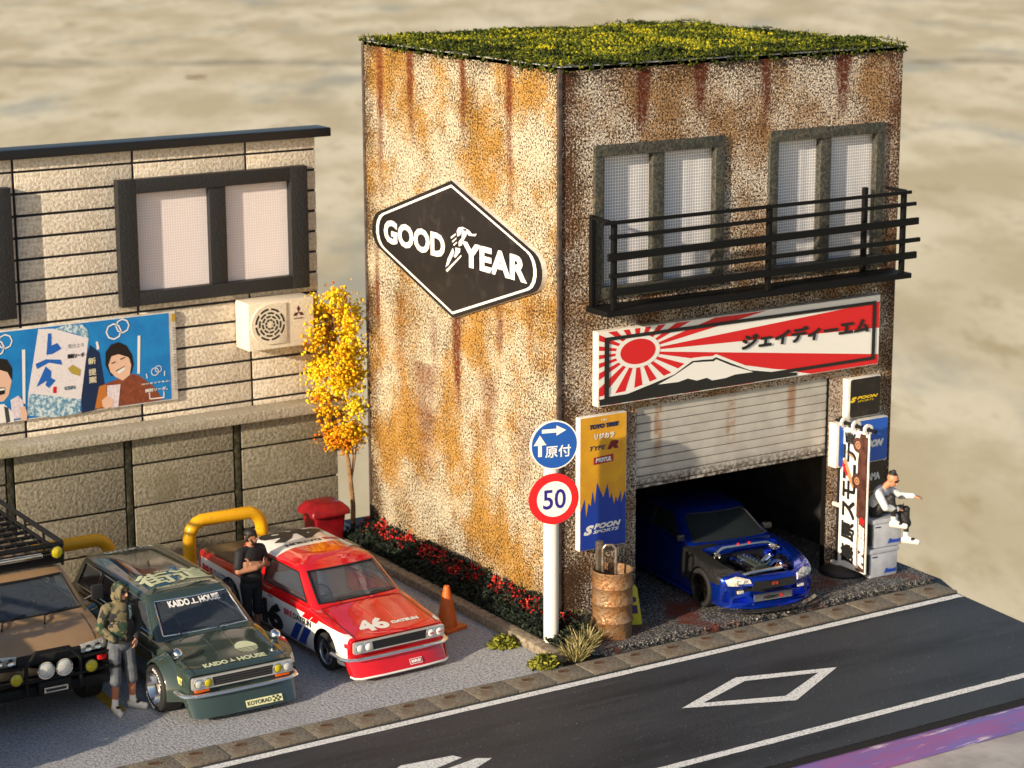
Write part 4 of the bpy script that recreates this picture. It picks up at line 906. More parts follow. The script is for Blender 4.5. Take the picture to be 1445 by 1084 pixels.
# ================================================================ vehicles
def pchip(keys):
    xs = [k[0] for k in keys]; ys = [k[1] for k in keys]; n = len(xs)
    d = [(ys[i+1]-ys[i])/(xs[i+1]-xs[i]) for i in range(n-1)]
    m_ = [d[0]]+[0 if d[i-1]*d[i] <= 0 else 2*d[i-1]*d[i]/(d[i-1]+d[i]) for i in range(1, n-1)]+[d[-1]]
    def f(x):
        if x <= xs[0]: return ys[0]
        if x >= xs[-1]: return ys[-1]
        i = max(k for k in range(n-1) if xs[k] <= x); h = xs[i+1]-xs[i]; t = (x-xs[i])/h
        return (2*t**3-3*t*t+1)*ys[i]+(t**3-2*t*t+t)*h*m_[i]+(-2*t**3+3*t*t)*ys[i+1]+(t**3-t*t)*h*m_[i+1]
    return f
def bvh_of(me): return BVHTree.FromPolygons([v.co.copy() for v in me.vertices], [tuple(p.vertices) for p in me.polygons])
def bvh_join(*mes):
    V = []; F = []
    for me in mes:
        n = len(V); V += [v.co.copy() for v in me.vertices]; F += [tuple(n+i for i in p.vertices) for p in me.polygons]
    return BVHTree.FromPolygons(V, F)
def project_mesh(V2, F, M, bvh, h, grid=.07):
    """project flat shapes (frame M) onto a surface along -z of the frame"""
    bm = bmesh.new(); vs_ = [bm.verts.new((x, y, 0)) for x, y in V2]
    for f in F:
        try: bm.faces.new([vs_[i] for i in f])
        except ValueError: pass
    if V2:
        for ax in (0, 1):
            lo, hi = min(v[ax] for v in V2), max(v[ax] for v in V2); k = math.floor(lo/grid)*grid+grid
            while k < hi:
                co = [0, 0, 0]; co[ax] = k; no = [0, 0, 0]; no[ax] = 1
                bmesh.ops.bisect_plane(bm, geom=bm.verts[:]+bm.edges[:]+bm.faces[:], plane_co=co, plane_no=no); k += grid
    nz = (M.to_3x3() @ Vector((0, 0, 1))).normalized(); dead = []
    for v in bm.verts:
        p = M @ v.co; hit = bvh.ray_cast(p, -nz, 9)
        if hit[0] is None: dead.append(v)
        else: v.co = hit[0]+nz*h
    if dead: bmesh.ops.delete(bm, geom=dead, context='VERTS')
    me = bpy.data.meshes.new('d'); bm.to_mesh(me); bm.free(); return me
def dtext(s, M, x, y, wd, ht, mt, parent, bvh, h=.005, name='lettering', bold=.02, shear=0, heavy=0, spacing=1, grid=.07):
    v, f, a = text2d(s, bold, shear, spacing); bm = bmesh.new()
    for i, (dx, dy) in enumerate([(0, 0)] if not heavy else [(0, 0), (heavy, 0), (0, heavy), (heavy, heavy)]):
        q = project_mesh([(x+p[0]*(wd-heavy)+dx, y+p[1]*(ht-heavy)+dy) for p in v], f, M, bvh, h+i*.0008, grid); bm.from_mesh(q); bpy.data.meshes.remove(q)
    me = bpy.data.meshes.new(name); bm.to_mesh(me); bm.free()
    return link(name, me, mt, parent)
def dpoly(polys, M, mt, parent, bvh, h=.004, name='stripe', grid=.05):
    V = []; F = []
    for p in polys: n = len(V); V += list(p); F.append(tuple(range(n, n+len(p))))
    return link(name, project_mesh(V, F, M, bvh, h, grid), mt, parent)
def dtrim(pts, M, bvh, r, mt, parent, name, closed=True, h=0, seg=6, step=.05):
    """thin raised trim following a 2D line projected on a surface"""
    q = []
    n = len(pts)
    for i in range(n if closed else n-1):
        a, b = Vector(pts[i]), Vector(pts[(i+1) % n]); k = max(1, int((b-a).length/step))
        for j in range(k): q.append(a.lerp(b, j/k))
    if not closed: q.append(Vector(pts[-1]))
    nz = (M.to_3x3() @ Vector((0, 0, 1))).normalized(); P = []
    for p in q:
        o_ = M @ Vector((p.x, p.y, 0)); hit = bvh.ray_cast(o_, -nz, 4)
        if hit[0] is not None: P.append(hit[0]+nz*h)
    if len(P) < 2: return None
    b = MB()
    if closed: P.append(P[0]); 
    b.tube(P, r, seg, cap=not closed); return b.build(name, mt, parent, 60)
def body_loft(L, hw, zb, zc, zs, zt, stations, curve, crown=.02, edge=.05):
    """closed car body; hw.. are functions of y; curve(x_ratio, y) shifts points lengthwise for plan curvature"""
    rings = []
    for y in stations:
        w_, b_, c_, s_, t_ = hw(y), zb(y), zc(y), zs(y), zt(y)
        half = [(0, b_), (w_*.55, b_), (w_*.88, b_), (w_*.955, b_+.012), (w_*.985, b_+.05), (w_*.996, b_+(c_-b_)*.5), (w_, c_-.012), (w_*.998, c_+.012), (w_*.985, c_+(s_-c_)*.6), (w_*.972, s_-edge*.45), (w_*.955, s_-edge*.14), (w_*.925, s_), (w_*.75, s_+(t_-s_)*.55), (w_*.4, t_-.004), (0, t_)]
        ring = [Vector((x, y+curve(x/max(w_, .01), y), z)) for x, z in half]+[Vector((-x, y+curve(x/max(w_, .01), y), z)) for x, z in half[-2:0:-1]]
        rings.append(ring)
    b = MB(); b.loft(rings, True); return b
def prism_mesh(poly, M, t0, t1):
    return MB().prism(poly, M, t0, t1).mesh(None)
MYZ = Matrix(((0, 0, 1, 0), (1, 0, 0, 0), (0, 1, 0, 0), (0, 0, 0, 1)))   # local (y, z) polygons extruded along x
MXZ = Matrix(((1, 0, 0, 0), (0, 0, 1, 0), (0, 1, 0, 0), (0, 0, 0, 1)))   # local (x, z) polygons extruded along y
def cabin_hull(y0b, y1b, y0t, y1t, zb, zt, hwb, hwt, inset=0, crown=.035, drop=.06, r=.10, edge=.05, bow=.05):
    """closed greenhouse; levels go from below the belt up over the roof"""
    def ring(y0, y1, hw_, z, rr):
        pts = rrect(-hw_, y0, hw_, y1, max(.01, min(rr, hw_*.6, (y1-y0)*.4)), 5); out = []
        # extra points along front and rear for the bowed screens
        n = len(pts); dense = []
        for i in range(n):
            a, b = pts[i], pts[(i+1) % n]; k = 6 if i % 6 == 5 else 1
            for j in range(k): dense.append((a[0]+(b[0]-a[0])*j/k, a[1]+(b[1]-a[1])*j/k))
        for x, y in dense:
            f_ = 1-(x/hw_)**2
            yy = y-bow*f_*(1 if y < (y0+y1)/2 else 0)*1.0+(bow*.4*f_ if y > (y0+y1)/2 else 0)
            out.append(Vector((x, yy, z)))
        return out
    rings = []; i_ = inset
    def lev(t, z=None, sh=0):
        y0 = y0b+(y0t-y0b)*t+i_*1.2+sh; y1 = y1b+(y1t-y1b)*t-i_-sh; hw_ = hwb+(hwt-hwb)*t-i_-sh
        return ring(y0, y1, hw_, (zb+(zt-zb)*t-i_ if z is None else z), r)
    rings.append(lev(-drop/(zt-zb), zb-drop))
    for t in (0, .25, .5, .75): rings.append(lev(t, zb+(zt-zb)*t))
    e = edge
    rings.append(lev((zt-e-zb)/(zt-zb), zt-e-i_)); rings.append(lev(1, zt-e*.45-i_, .004)); rings.append(lev(1, zt-e*.15-i_, .022)); rings.append(lev(1, zt-i_, .055))
    for s, c_ in ((.08, .27), (.16, .50), (.30, .79), (.45, .97), (.55, 1)):
        rings.append(lev(1, zt-i_+crown*c_, .055+s*(hwt-.055)))
    b = MB(); b.loft(rings, True); return b.mesh(None)
GLASS = mat('tinted_glass', (.60, .68, .78), .015, trans=.95, ior=1.38, spec=.7)
CLEAR = mat('lamp_glass', (.9, .9, .9), .05, trans=.95, ior=1.3)
YLAMP = mat('yellow_lamp', (.55, .45, .01), .12, spec=.8, col2=(.36, .30, .01), ns=40)
WLAMP = mat('white_lamp', (.72, .72, .70), .12, .3, spec=.8, col2=(.50, .50, .50), ns=45)
AMBER = mat('amber_lens', (.60, .10, .01), .2)
SEAT = mat('seat_vinyl', (.045, .042, .045), .6)
def make_cabin(car, hullargs, roofmats, sidepolys, front, rear, paint, trim_mats, tint=GLASS, rule=None):
    """hollow greenhouse with real window openings, panes and trims. sidepolys in (y, z), front and rear in (x, z)"""
    outer = cabin_hull(**hullargs); inner = cabin_hull(**{**hullargs, 'inset': .045, 'drop': .2})
    pane_o = cabin_hull(**{**hullargs, 'inset': .012, 'drop': .04}); pane_i = cabin_hull(**{**hullargs, 'inset': .022, 'drop': .1})
    ymid = (hullargs['y0t']+hullargs['y1t'])/2
    prs = [(prism_mesh(p, MYZ, -2, 2), 'side_window') for p in sidepolys]
    prs.append((prism_mesh(front, MXZ, -3, ymid), 'windscreen'))
    if rear: prs.append((prism_mesh(rear, MXZ, ymid, 8), 'rear_window'))
    shell = boolean(outer, inner)
    for p, _ in prs: shell = boolean(shell, p.copy())
    bvh = bvh_of(outer)
    pshell = boolean(pane_o, pane_i)
    finish(shell, 32)
    sh = link('cabin', shell, roofmats, car)
    for p, nm in prs:
        g_ = boolean(pshell.copy(), p, 'INTERSECT')
        if nm == 'side_window':
            for sgn in (-1, 1):
                bm = bmesh.new(); bm.from_mesh(g_); bmesh.ops.delete(bm, geom=[v for v in bm.verts if v.co.x*sgn < 0], context='VERTS'); q = bpy.data.meshes.new('pane'); bm.to_mesh(q); bm.free(); finish(q, 40); link(nm, q, tint, car)
        else: finish(g_, 40); link(nm, g_, tint, car)
    Mf = frame((0, -2, 0), (1, 0, 0), (0, 0, 1))
    dtrim(front, Mf, bvh, trim_mats[0][1], trim_mats[0][0], car, 'windscreen_trim')
    for sp_ in sidepolys:
        for sgn in (-1, 1):
            M_ = frame((sgn*2, 0, 0), (0, sgn, 0), (0, 0, 1)); dtrim([(y*sgn, z) for y, z in sp_], M_, bvh, trim_mats[1][1], trim_mats[1][0], car, 'window_trim')
    return sh, bvh
def wheel(parent, x, y, z, r, wd, rimr, rim, style, side, letters=None):
    """wheel on the side -1 or 1; local z of the lathe points outwards"""
    M_ = frame((x, y, z), (0, side, 0), (0, 0, 1))
    e = bpy.data.objects.new('wheel', None); COL.objects.link(e); e.parent = parent; e.empty_display_size = .1
    h = wd/2
    MB().lathe([(rimr, -h), (r*.93, -h), (r, -h*.75), (r, h*.75), (r*.985, h*.9), (r*.93, h), (rimr+.012, h*1.02), (rimr, h*.95)], M_, 36).build('tyre', RUBBER, e, 40)
    b = MB()
    if style == 'dish': b.lathe([(rimr+.006, h*.98), (rimr-.012, h*1.0), (rimr-.02, h*.9), (rimr*.80, h*.25), (rimr*.72, -h*.1), (rimr*.35, -h*.05), (rimr*.30, h*.35), (0, h*.36)], M_, 36)
    else:
        b.lathe([(rimr+.008, h*.98), (rimr-.014, h*1.0), (rimr-.022, h*.85), (rimr*.90, h*.1), (rimr*.88, -h*.3), (0, -h*.3)], M_, 36)
    b.build('rim', rim, e, 40)
    sb = MB()
    if style == 'dish':
        for k in range(8):
            a = math.pi*2*k/8; Mk = M_ @ Matrix.Rotation(a, 4, 'Z'); sb.prism([(rimr*.30, -.018), (rimr*.78, -.03), (rimr*.78, .03), (rimr*.30, .018)], Mk, -h*.05, h*.22)
    elif style == 'spoke6':
        for k in range(6):
            Mk = M_ @ Matrix.Rotation(math.pi*2*k/6, 4, 'Z'); sb.prism([(.02, -.022), (rimr*.93, -.03), (rimr*.93, .03), (.02, .022)], Mk, h*.35, h*.55, .004)
        sb.lathe([(.05, h*.4), (.05, h*.66), (.03, h*.7), (0, h*.7)], M_, 14)
    elif style == 'spoke5':
        for k in range(5):
            Mk = M_ @ Matrix.Rotation(math.pi*2*k/5+.3, 4, 'Z'); sb.prism([(.02, -.030), (rimr*.92, -.045), (rimr*.92, .045), (.02, .030)], Mk, h*.1, h*.3, .004)
        sb.lathe([(.05, h*.2), (.05, h*.5), (.03, h*.55), (0, h*.55)], M_, 14)
    sb.build('spokes', rim if style != 'spoke5' else MATS.get('gunmetal', rim), e, 40)
    if letters:
        v, f, asp = text2d(letters, .03, 0, 1.05); ra, rb = rimr+.018, r*.915
        for a0 in (60, 240):
            n = 0; V = []
            for px, py in v:
                a = math.radians(a0+34-68*px); rr = ra+(rb-ra)*py; V.append(M_ @ Vector((rr*math.cos(a), rr*math.sin(a), h*1.035)))
            link('tyre_lettering', pd(V, f), WHITE, e)
    return e
def arch_cut(me, wheels, R, depth, hwid):
    """cut round wheel wells; returns mesh with material index 1 on the well faces"""
    for (y, z) in wheels:
        for sgn in (-1, 1):
            M_ = frame((sgn*(hwid-depth), y, z), (0, sgn, 0), (0, 0, 1))
            cyl = MB().prism(circ(0, 0, R, 32), M_, 0, depth+.4).mesh(None); me = boolean(me, cyl)
    for p in me.polygons:
        c_ = p.center
        for (y, z) in wheels:
            d = math.hypot(c_.y-y, c_.z-z)
            if d < R*1.001 and abs(c_.x) < hwid+.05 and (abs(abs(c_.x)-(hwid-depth)) < .004 or abs(d-R) < R*.02):
                if abs(p.normal.x) > .95 and abs(abs(c_.x)-(hwid-depth)) > .004: continue
                p.material_index = 1
    return me
def paint_split(me, planes, rule):
    bm = bmesh.new(); bm.from_mesh(me)
    for co, no in planes: bmesh.ops.bisect_plane(bm, geom=bm.verts[:]+bm.edges[:]+bm.faces[:], plane_co=co, plane_no=no)
    for f in bm.faces:
        if f.material_index == 0: f.material_index = rule(f.calc_center_median(), f.normal)
    bm.to_mesh(me); bm.free(); return me
MTOP = frame((0, 0, 3), (1, 0, 0), (0, 1, 0)); MTOPR = frame((0, 0, 3), (-1, 0, 0), (0, -1, 0))
MFRONT = frame((0, -2, 0), (1, 0, 0), (0, 0, 1)); MLEFT = frame((-3, 0, 0), (0, -1, 0), (0, 0, 1)); MRIGHT = frame((3, 0, 0), (0, 1, 0), (0, 0, 1))
GAP = mat('panel_gap', (.004, .004, .005), .6)
def seats(car, y, zf, back, xs=(-.33, .33), mt=SEAT):
    for x in xs:
        s = MB().box((x-.22, y-.25, zf), (x+.22, y+.22, zf+.14), .04).build('seat', mt, car)
        Mb = Matrix.Translation((x, y+.24, zf+.08)) @ Matrix.Rotation(math.radians(-14), 4, 'X'); MB().box((-.21, -.06, 0), (.21, .06, back), .04, Mb).build('backrest', mt, s)
def steering(car, x, y, z, mt=DARK):
    M_ = Matrix.Translation((x, y, z)) @ Matrix.Rotation(math.radians(65), 4, 'X'); b = MB(); pts = [M_ @ Vector((.17*math.cos(a), .17*math.sin(a), 0)) for a in [2*math.pi*k/18 for k in range(19)]]; b.tube(pts, .014, 6, cap=False)
    b.tube([M_ @ Vector((-.16, 0, 0)), M_ @ Vector((.16, 0, 0))], .012, 5); b.tube([M_ @ Vector((0, 0, 0)), M_ @ Vector((0, -.02, -.3))], .015, 6); b.build('steering_wheel', mt, car)

def boxy_car(name, label, loc, rz, bodymats, z_off, wagon, planes, rule, arch, trims, paint, wheel_x, tyre):
    """small square-cut seventies saloon front with wagon or pickup rear"""
    car = thing(name, label, 'car' if wagon else 'pickup', loc, rz)
    L = 4.12 if wagon else 4.5
    hw = pchip([(0, .735), (.08, .755), (.5, .768), (2, .772), (3.5, .765), (L-.12, .75), (L, .735)])
    zb = pchip([(0, .20), (.3, .16), (1, .15), (3.3, .16), (3.8, .22), (L, .30)])
    zc = pchip([(0, .50), (1, .56), (3, .57), (L, .55)])
    zs = pchip([(0, .585), (.04, .60), (.5, .655), (1.05, .735), (1.5, .755), (3.0, .755), (L, .735)])
    zt = pchip([(0, .595), (.04, .612), (.5, .685), (1.05, .775), (1.5, .80), (3.0, .80), (L, .755)]) if wagon else pchip([(0, .595), (.04, .612), (.5, .685), (1.05, .775), (1.5, .80), (3.35, .80), (3.46, .76), (L, .745)])
    st_ = [0, .015, .05, .12, .25, .4, .55, .7, .85, 1.0, 1.1, 1.25, 1.5, 1.8, 2.1, 2.4, 2.7, 2.85, 2.95, 3.1, 3.2, 3.3, 3.4, 3.48, 3.7, 3.9, 4.0, L-.07, L-.02, L]
    zo = z_off
    f_ = lambda g: (lambda y: g(y)+zo)
    b = body_loft(L, hw, f_(zb), f_(zc), f_(zs), f_(zt), st_, lambda xr, y: .05*abs(xr)**3*max(0, 1-y/.5))
    me = b.mesh(None); solid = me.copy()
    me = boolean(me, prism_mesh([(1.22, .30+zo), (2.86 if wagon else 3.18, .30+zo), (2.86 if wagon else 3.18, 1.2), (1.22, 1.2)], MYZ, -.58, .58))      # cockpit
    if not wagon: me = boolean(me, prism_mesh([(3.52, .42+zo), (4.4, .42+zo), (4.4, 1.2), (3.52, 1.2)], MYZ, -.64, .64))
    else: me = boolean(me, prism_mesh([(2.7, .40+zo), (3.95, .40+zo), (3.95, 1.2), (2.7, 1.2)], MYZ, -.58, .58))
    wheels = [(.68, arch[1]), (3.12 if wagon else 3.45, arch[1])]
    me = arch_cut(me, wheels, arch[0], .26, .77)
    me = paint_split(me, planes, rule); finish(me, 32)
    link('body', me, bodymats, car)
    for (wy, wz) in wheels:
        for sgn in (-1, 1): wheel(car, sgn*wheel_x, wy, tyre[0], tyre[0], tyre[1], tyre[2], tyre[3], tyre[4], sgn, tyre[5])
    # cabin
    zbelt = .745+zo; zr = 1.185+zo
    if wagon: hull = dict(y0b=1.04, y1b=4.08, y0t=1.66, y1t=3.86, zb=zbelt, zt=zr, hwb=.715, hwt=.585, crown=.04)
    else: hull = dict(y0b=1.04, y1b=3.44, y0t=1.66, y1t=3.30, zb=zbelt, zt=zr, hwb=.715, hwt=.585, crown=.06)
    zt1 = zr-.075; zb1 = zbelt+.045; sl = lambda z: 1.04+(z-zbelt)/(zr-zbelt)*.62
    door = [(sl(zb1)+.16, zb1), (2.28, zb1), (2.24, zt1), (sl(zt1)+.10, zt1)]
    if wagon: sides = [door, [(2.36, zb1), (3.12, zb1), (3.08, zt1), (2.32, zt1)], [(3.20, zb1), (3.86, zb1), (3.72, zt1), (3.16, zt1)]]
    else: door[1:3] = [(2.52, zb1), (2.48, zt1)]; sides = [door, [(2.64, zb1), (3.14, zb1), (3.02, zt1), (2.60, zt1)]]
    front = [(-.61, zbelt+.05), (.61, zbelt+.05), (.525, zr-.06), (-.525, zr-.06)]; rear = [(-.58, zbelt+.06), (.58, zbelt+.06), (.50, zr-.07), (-.50, zr-.07)]
    if paint.get('cab'): pass
    sh, cb = make_cabin(car, hull, paint['roofmats'], sides, front, rear, None, trims)
    if 'roofrule' in paint: paint_split(sh.data, paint['roofplanes'], paint['roofrule']); finish(sh.data, 32)
    seats(car, 2.1, .36+zo, .46, mt=paint.get('seat', SEAT)); steering(car, -.34 if True else .34, 1.52, .74+zo)
    MB().box((-.60, 1.16, .64+zo), (.60, 1.36, .785+zo), .03).build('dashboard', DARK, car)
    bb = bvh_join(solid, cabin_hull(**hull))
    # bumper, grille, lamps
    def plan(off): return [(-.79-off, .42), (-.79-off, .12), (-.76-off, .05-off*.5), (-.66, -.01-off), (-.3, -.035-off), (.3, -.035-off), (.66, -.01-off), (.76+off, .05-off*.5), (.79+off, .12), (.79+off, .42)]
    MB().tube([(x, y, .325+zo) for x, y in plan(.015)], .043, 8, flat=.62).build('bumper', mat('bumper_chrome', (.86, .86, .86), .2, .9), car, 50)
    lp = paint['lip']; lb = MB()
    top = [(-.785, .17), (-.77, .07), (-.68, .0), (-.3, -.02), (.3, -.02), (.68, .0), (.77, .07), (.785, .17)]
    bot = [(-.745, .03), (-.735, -.035-lp*.4), (-.66, -.05-lp), (-.3, -.075-lp), (.3, -.075-lp), (.66, -.05-lp), (.735, -.035-lp*.4), (.745, .03)]
    r0 = [Vector((x, y, .30+zo)) for x, y in top]; r1 = [Vector((x, y, .085)) for x, y in bot]
    ins = lambda R_: [Vector((v.x*.975, v.y+.02, v.z)) for v in R_]
    mid = [a.lerp(b_, .5) for a, b_ in zip(r0, r1)]
    lb.loft([r0, mid, r1, ins(r1), ins(r0)], False, False); lb.build('front_spoiler', paint['spoiler'], car, 40)
    if paint.get('spoiler_trim'): MB().tube([v+Vector((0, -.004, .006)) for v in r1], .015, 6).build('spoiler_edge', paint['spoiler_trim'], car)
    Mg = frame((0, .002, 0), (1, 0, 0), (0, 0, 1)); z0, z1 = .405+zo, .568+zo
    MB().prism(rrect(-.715, z0, .715, z1, .03), Mg, -.02, .022, .006).build('grille_surround', mat('satin_bezel', (.66, .65, .63), .28, .6), car)
    MB().prism([(-.41, z0+.022), (.41, z0+.022), (.43, z1-.022), (-.43, z1-.022)], Mg, 0, .026).build('grille', mat('grille_black', (.010, .010, .012), .5, bump=.8, bs=70), car)
    for k in range(3): MB().box((-.41, -.028, z0+.045+k*.034), (.41, -.024, z0+.052+k*.034)).build('grille_bar', DARK if not wagon else mat('grille_grey', (.10, .10, .11), .4, .5), car)
    for sgn in (-1, 1):
        for j, xx in enumerate((.625, .495)):
            Ml = frame((sgn*xx, -.022, (z0+z1)/2), (1, 0, 0), (0, 0, 1)); inner_ = (j == 1)
            lm = paint['lampmats'][1 if inner_ else 0]
            h_ = bpy.data.objects.new('headlight', None); COL.objects.link(h_); h_.parent = car
            MB().lathe([(.066, 0), (.068, .012), (.060, .016), (.056, .008)], Ml, 24).build('ring', CHROME, h_, 50); MB().lathe([(.057, .004), (.05, .016), (.03, .024), (0, .028)], Ml, 24).build('lens', lm, h_, 60)
        if paint.get('amber'): MB().box((sgn*.57-.10, -.012, .365+zo), (sgn*.57+.10, .03, .398+zo), .006).build('indicator', AMBER, car)
    # shut lines
    hood = [(-.64, .045), (-.63, 1.0), (.63, 1.0), (.64, .045)]; dtrim(hood, MTOP, bb, .0055, GAP, car, 'bonnet_gap', False, .0005, 4)
    for xx in (-.12, .14): dtrim([(xx*1.0, .30), (xx*1.2, .98)], MTOP, bb, .007, paint['bodypaint'], car, 'bonnet_crease', False, -.002, 5)
    for sgn, M_ in ((-1, MLEFT), (1, MRIGHT)):
        q = lambda y: -y if sgn < 0 else y
        dtrim([(q(1.17), .74+zo), (q(1.14), .5+zo), (q(1.20), .20+zo), (q(2.28 if wagon else 2.52), .20+zo), (q(2.33 if wagon else 2.57), .5+zo), (q(2.33 if wagon else 2.57), .74+zo)], M_, bb, .005, GAP, car, 'door_gap', False, 0, 4)
        hd = MB(); hd.box((sgn*.775, 2.10, .645+zo), (sgn*.795, 2.24, .665+zo), .006); hd.build('door_handle', CHROME, car)
        dtrim([(q(.10), .60+zo), (q(L-.1), .60+zo)], M_, bb, .004, paint['sidepaint'], car, 'side_crease', False, 0, 4)
    for x0 in (-.42, .12): MB().tube([(x0, 1.0, .805+zo), (x0+.10, 1.07, .83+zo), (x0+.42, 1.09, .825+zo)], [.009, .008, .006], 5).build('wiper', DARK, car)
    return car, bb, L

# ---- green wagon
GREEN = mat('green_paint', (.032, .050, .043), .08, 0, .5, 1.0, col2=(.036, .055, .047), ns=3); PALE = mat('decal_pale_green', (.56, .60, .40), .5)
SILVER = mat('polished_alloy', (.72, .70, .68), .16, 1, rvar=.1)
gw, gb, _ = boxy_car('green_wagon', 'dark green lowered station wagon with pale kanji on the roof', (-5.20, -.47, .004), 0, [GREEN, GAP], .035, True, [], lambda c, n: 0, (.355, .31), [(CHROME, .013), (CHROME, .007)],
    dict(roofmats=[GREEN], lip=.075, spoiler=GREEN, lampmats=(WLAMP, YLAMP), amber=True, bodypaint=GREEN, sidepaint=GREEN), .79, (.31, .31, .222, SILVER, 'dish', 'ADVAN'))
def flare(car, cy, cz, R, x0, x1, sgn, mt):
    rings = []
    for k in range(25):
        a = math.radians(-12+204*k/24); ca, sa = math.cos(a), math.sin(a)
        prof = [(R+.10, x0-.02), (R+.075, x0+.015), (R+.03, x1-.015), (R+.008, x1), (R-.008, x1-.01), (R-.008, x0-.03)]
        rings.append([Vector((sgn*x, cy+r_*ca, max(.11, cz+r_*sa))) for r_, x in prof])
    b = MB(); b.loft(rings, True); b.build('fender_flare', mt, car, 40)
for cy in (.68, 3.12):
    for sgn in (-1, 1): flare(gw, cy, .31, .345, .76, .925, sgn, GREEN)
for sgn in (-1, 1):
    m_ = MB(); m_.tube([(sgn*.66, .46, .68), (sgn*.665, .45, .74), (sgn*.68, .44, .77)], [.02, .016, .014], 8); m_.build('mirror_stalk', CHROME, gw)
    MB().lathe([(0, -.095), (.04, -.082), (.068, -.04), (.075, .0), (.069, .014), (.0, .014)], frame((sgn*.70, .47, .80), (1, 0, 0), (0, 0, 1)) @ Matrix.Rotation(math.radians(180), 4, 'X'), 20).build('fender_mirror', CHROME, gw, 50)
dtext('街道', MTOP, -.48, 1.92, 1.0, .50, PALE, gw, gb, .006, bold=.006, heavy=.018, name='roof_characters'); dtext('DATSUN', MTOP, -.36, 3.60, .72, .14, mat('decal_grey', (.55, .57, .50), .5), gw, gb, .006, bold=.05)
dtext('TEAM-K', MTOP, -.14, 2.42, .30, .05, PALE, gw, gb, .006); dtext('POWERED BY KAIDO CUSTOM RACING', MTOP, -.36, 1.80, .80, .045, PALE, gw, gb, .006)
dtext('KAIDO', MTOP, -.46, .13, .34, .10, PALE, gw, gb, .005, bold=.05); dtext('HOUSE', MTOP, .02, .13, .40, .10, PALE, gw, gb, .005, bold=.05); dpoly([[(-.09, .15), (-.02, .15), (-.02, .17), (-.045, .17), (-.045, .22), (-.065, .22), (-.065, .17), (-.09, .17)]], MTOP, PALE, gw, gb, .005, 'star_mark')
disc_ = circ(.28, .46, .155, 24, .155); q = [[(x, max(y, .46)) for x, y in disc_]]
dpoly(q, MTOP, PALE, gw, gb, .005, 'roundel'); dpoly([cliprect(disc_, 0, .30+.035*k, 1, .318+.035*k) for k in range(5) if len(cliprect(disc_, 0, .30+.035*k, 1, .318+.035*k)) > 2], MTOP, PALE, gw, gb, .005, 'roundel_stripe')
MWs = frame((0, -2, 0), (1, 0, 0), (0, 0, 1)); dtext('KAIDO', MWs, -.36, 1.085, .30, .065, WHITE, gw, gb, .008, bold=.05); dtext('HOUSE', MWs, .08, 1.085, .30, .065, WHITE, gw, gb, .008, bold=.05); dpoly([[(-.05, 1.09), (.06, 1.09), (.06, 1.10), (.012, 1.10), (.012, 1.14), (-.008, 1.14), (-.008, 1.10), (-.05, 1.10)]], MWs, WHITE, gw, gb, .008, 'star_mark')
Mlip = frame((0, -.114, .155), (1, 0, 0), (0, .52, 1)); flat([[(-.02, -.045), (.50, -.045), (.50, .045), (-.02, .045)]], Mlip, mat('decal_cream', (.72, .70, .40), .5), gw, .012, 'sticker'); lettering('KOYORAD', Mlip, .0, -.028, .34, .056, mat('ink_darkgreen', (.02, .04, .02), .5), gw, .016, bold=.02)
flat([[(.36+.03*i, -.04+.026*j), (.39+.03*i, -.04+.026*j), (.39+.03*i, -.014+.026*j), (.36+.03*i, -.014+.026*j)] for i in range(4) for j in range(3) if (i+j) % 2 == 0], Mlip, MATS['ink_darkgreen'], gw, .016, 'checker')
dtext('SKY', MLEFT, -.32, .46, .14, .10, mat('decal_yellow', (.66, .60, .16), .5), gw, gb, .006, bold=.06)
dpoly([[(-1.13+.03*k, .66-.012*k), (-1.115+.03*k, .66-.012*k), (-1.02+.012*k, .50), (-1.035+.012*k, .50)] for k in range(7)], MLEFT, MATS['decal_grey'], gw, gb, .005, 'louvre_stripe')

# ---- red and white pickup
RED = mat('red_paint', (.60, .008, .012), .08, 0, .5, 1.0, col2=(.52, .007, .010), ns=3); WPAINT = mat('white_paint', (.76, .75, .73), .22, 0, .5, .8)
mat('gunmetal', (.10, .10, .105), .3, .9); BROWN = mat('tonneau_brown', (.105, .070, .030), .6, col2=(.14, .095, .045), ns=6, bump=.3, bs=30)
def red_rule(c, n):
    if c.y < .10 or c.y > 4.42: return 0
    if abs(c.x) > .66 and c.z < .615+.045*min(1, c.y/1.1): return 2
    return 0
pk, pb, _ = boxy_car('red_pickup', 'red and white race-liveried pickup with number 46', (-2.78, -.28, .004), math.radians(2.0), [RED, GAP, WPAINT], 0, False,
    [((0, .10, 0), (0, 1, 0)), ((0, 4.42, 0), (0, 1, 0)), ((.66, 0, 0), (1, 0, 0)), ((-.66, 0, 0), (1, 0, 0)), ((0, 0, .615), (0, -.041, 1)), ((0, 1.1, .66), (0, 0, 1))], red_rule, (.315, .27), [(mat('rubber_seal', (.01, .01, .011), .5), .014), (MATS['rubber_seal'], .011)],
    dict(roofmats=[RED, GAP, WPAINT], roofplanes=[((0, 2.32, 0), (0, 1, 0)), ((0, 0, 1.15), (0, 0, 1))], roofrule=lambda c, n: 2 if (c.y > 2.32 and c.z > 1.15) else 0, lip=.07, spoiler=RED, spoiler_trim=WPAINT, lampmats=(WPAINT, WPAINT), bodypaint=RED, sidepaint=WPAINT, seat=mat('seat_grey', (.42, .38, .42), .6)), .655, (.262, .20, .175, mat('alloy', (.55, .55, .56), .2, 1), 'spoke5', None))
BLK = INKBLACK
dtext('46', MTOP, -.46, .13, .44, .33, WPAINT, pk, pb, .005, bold=.05); dtext('DATSUN', MTOP, .03, .20, .42, .075, WPAINT, pk, pb, .005, bold=.04, heavy=.006)
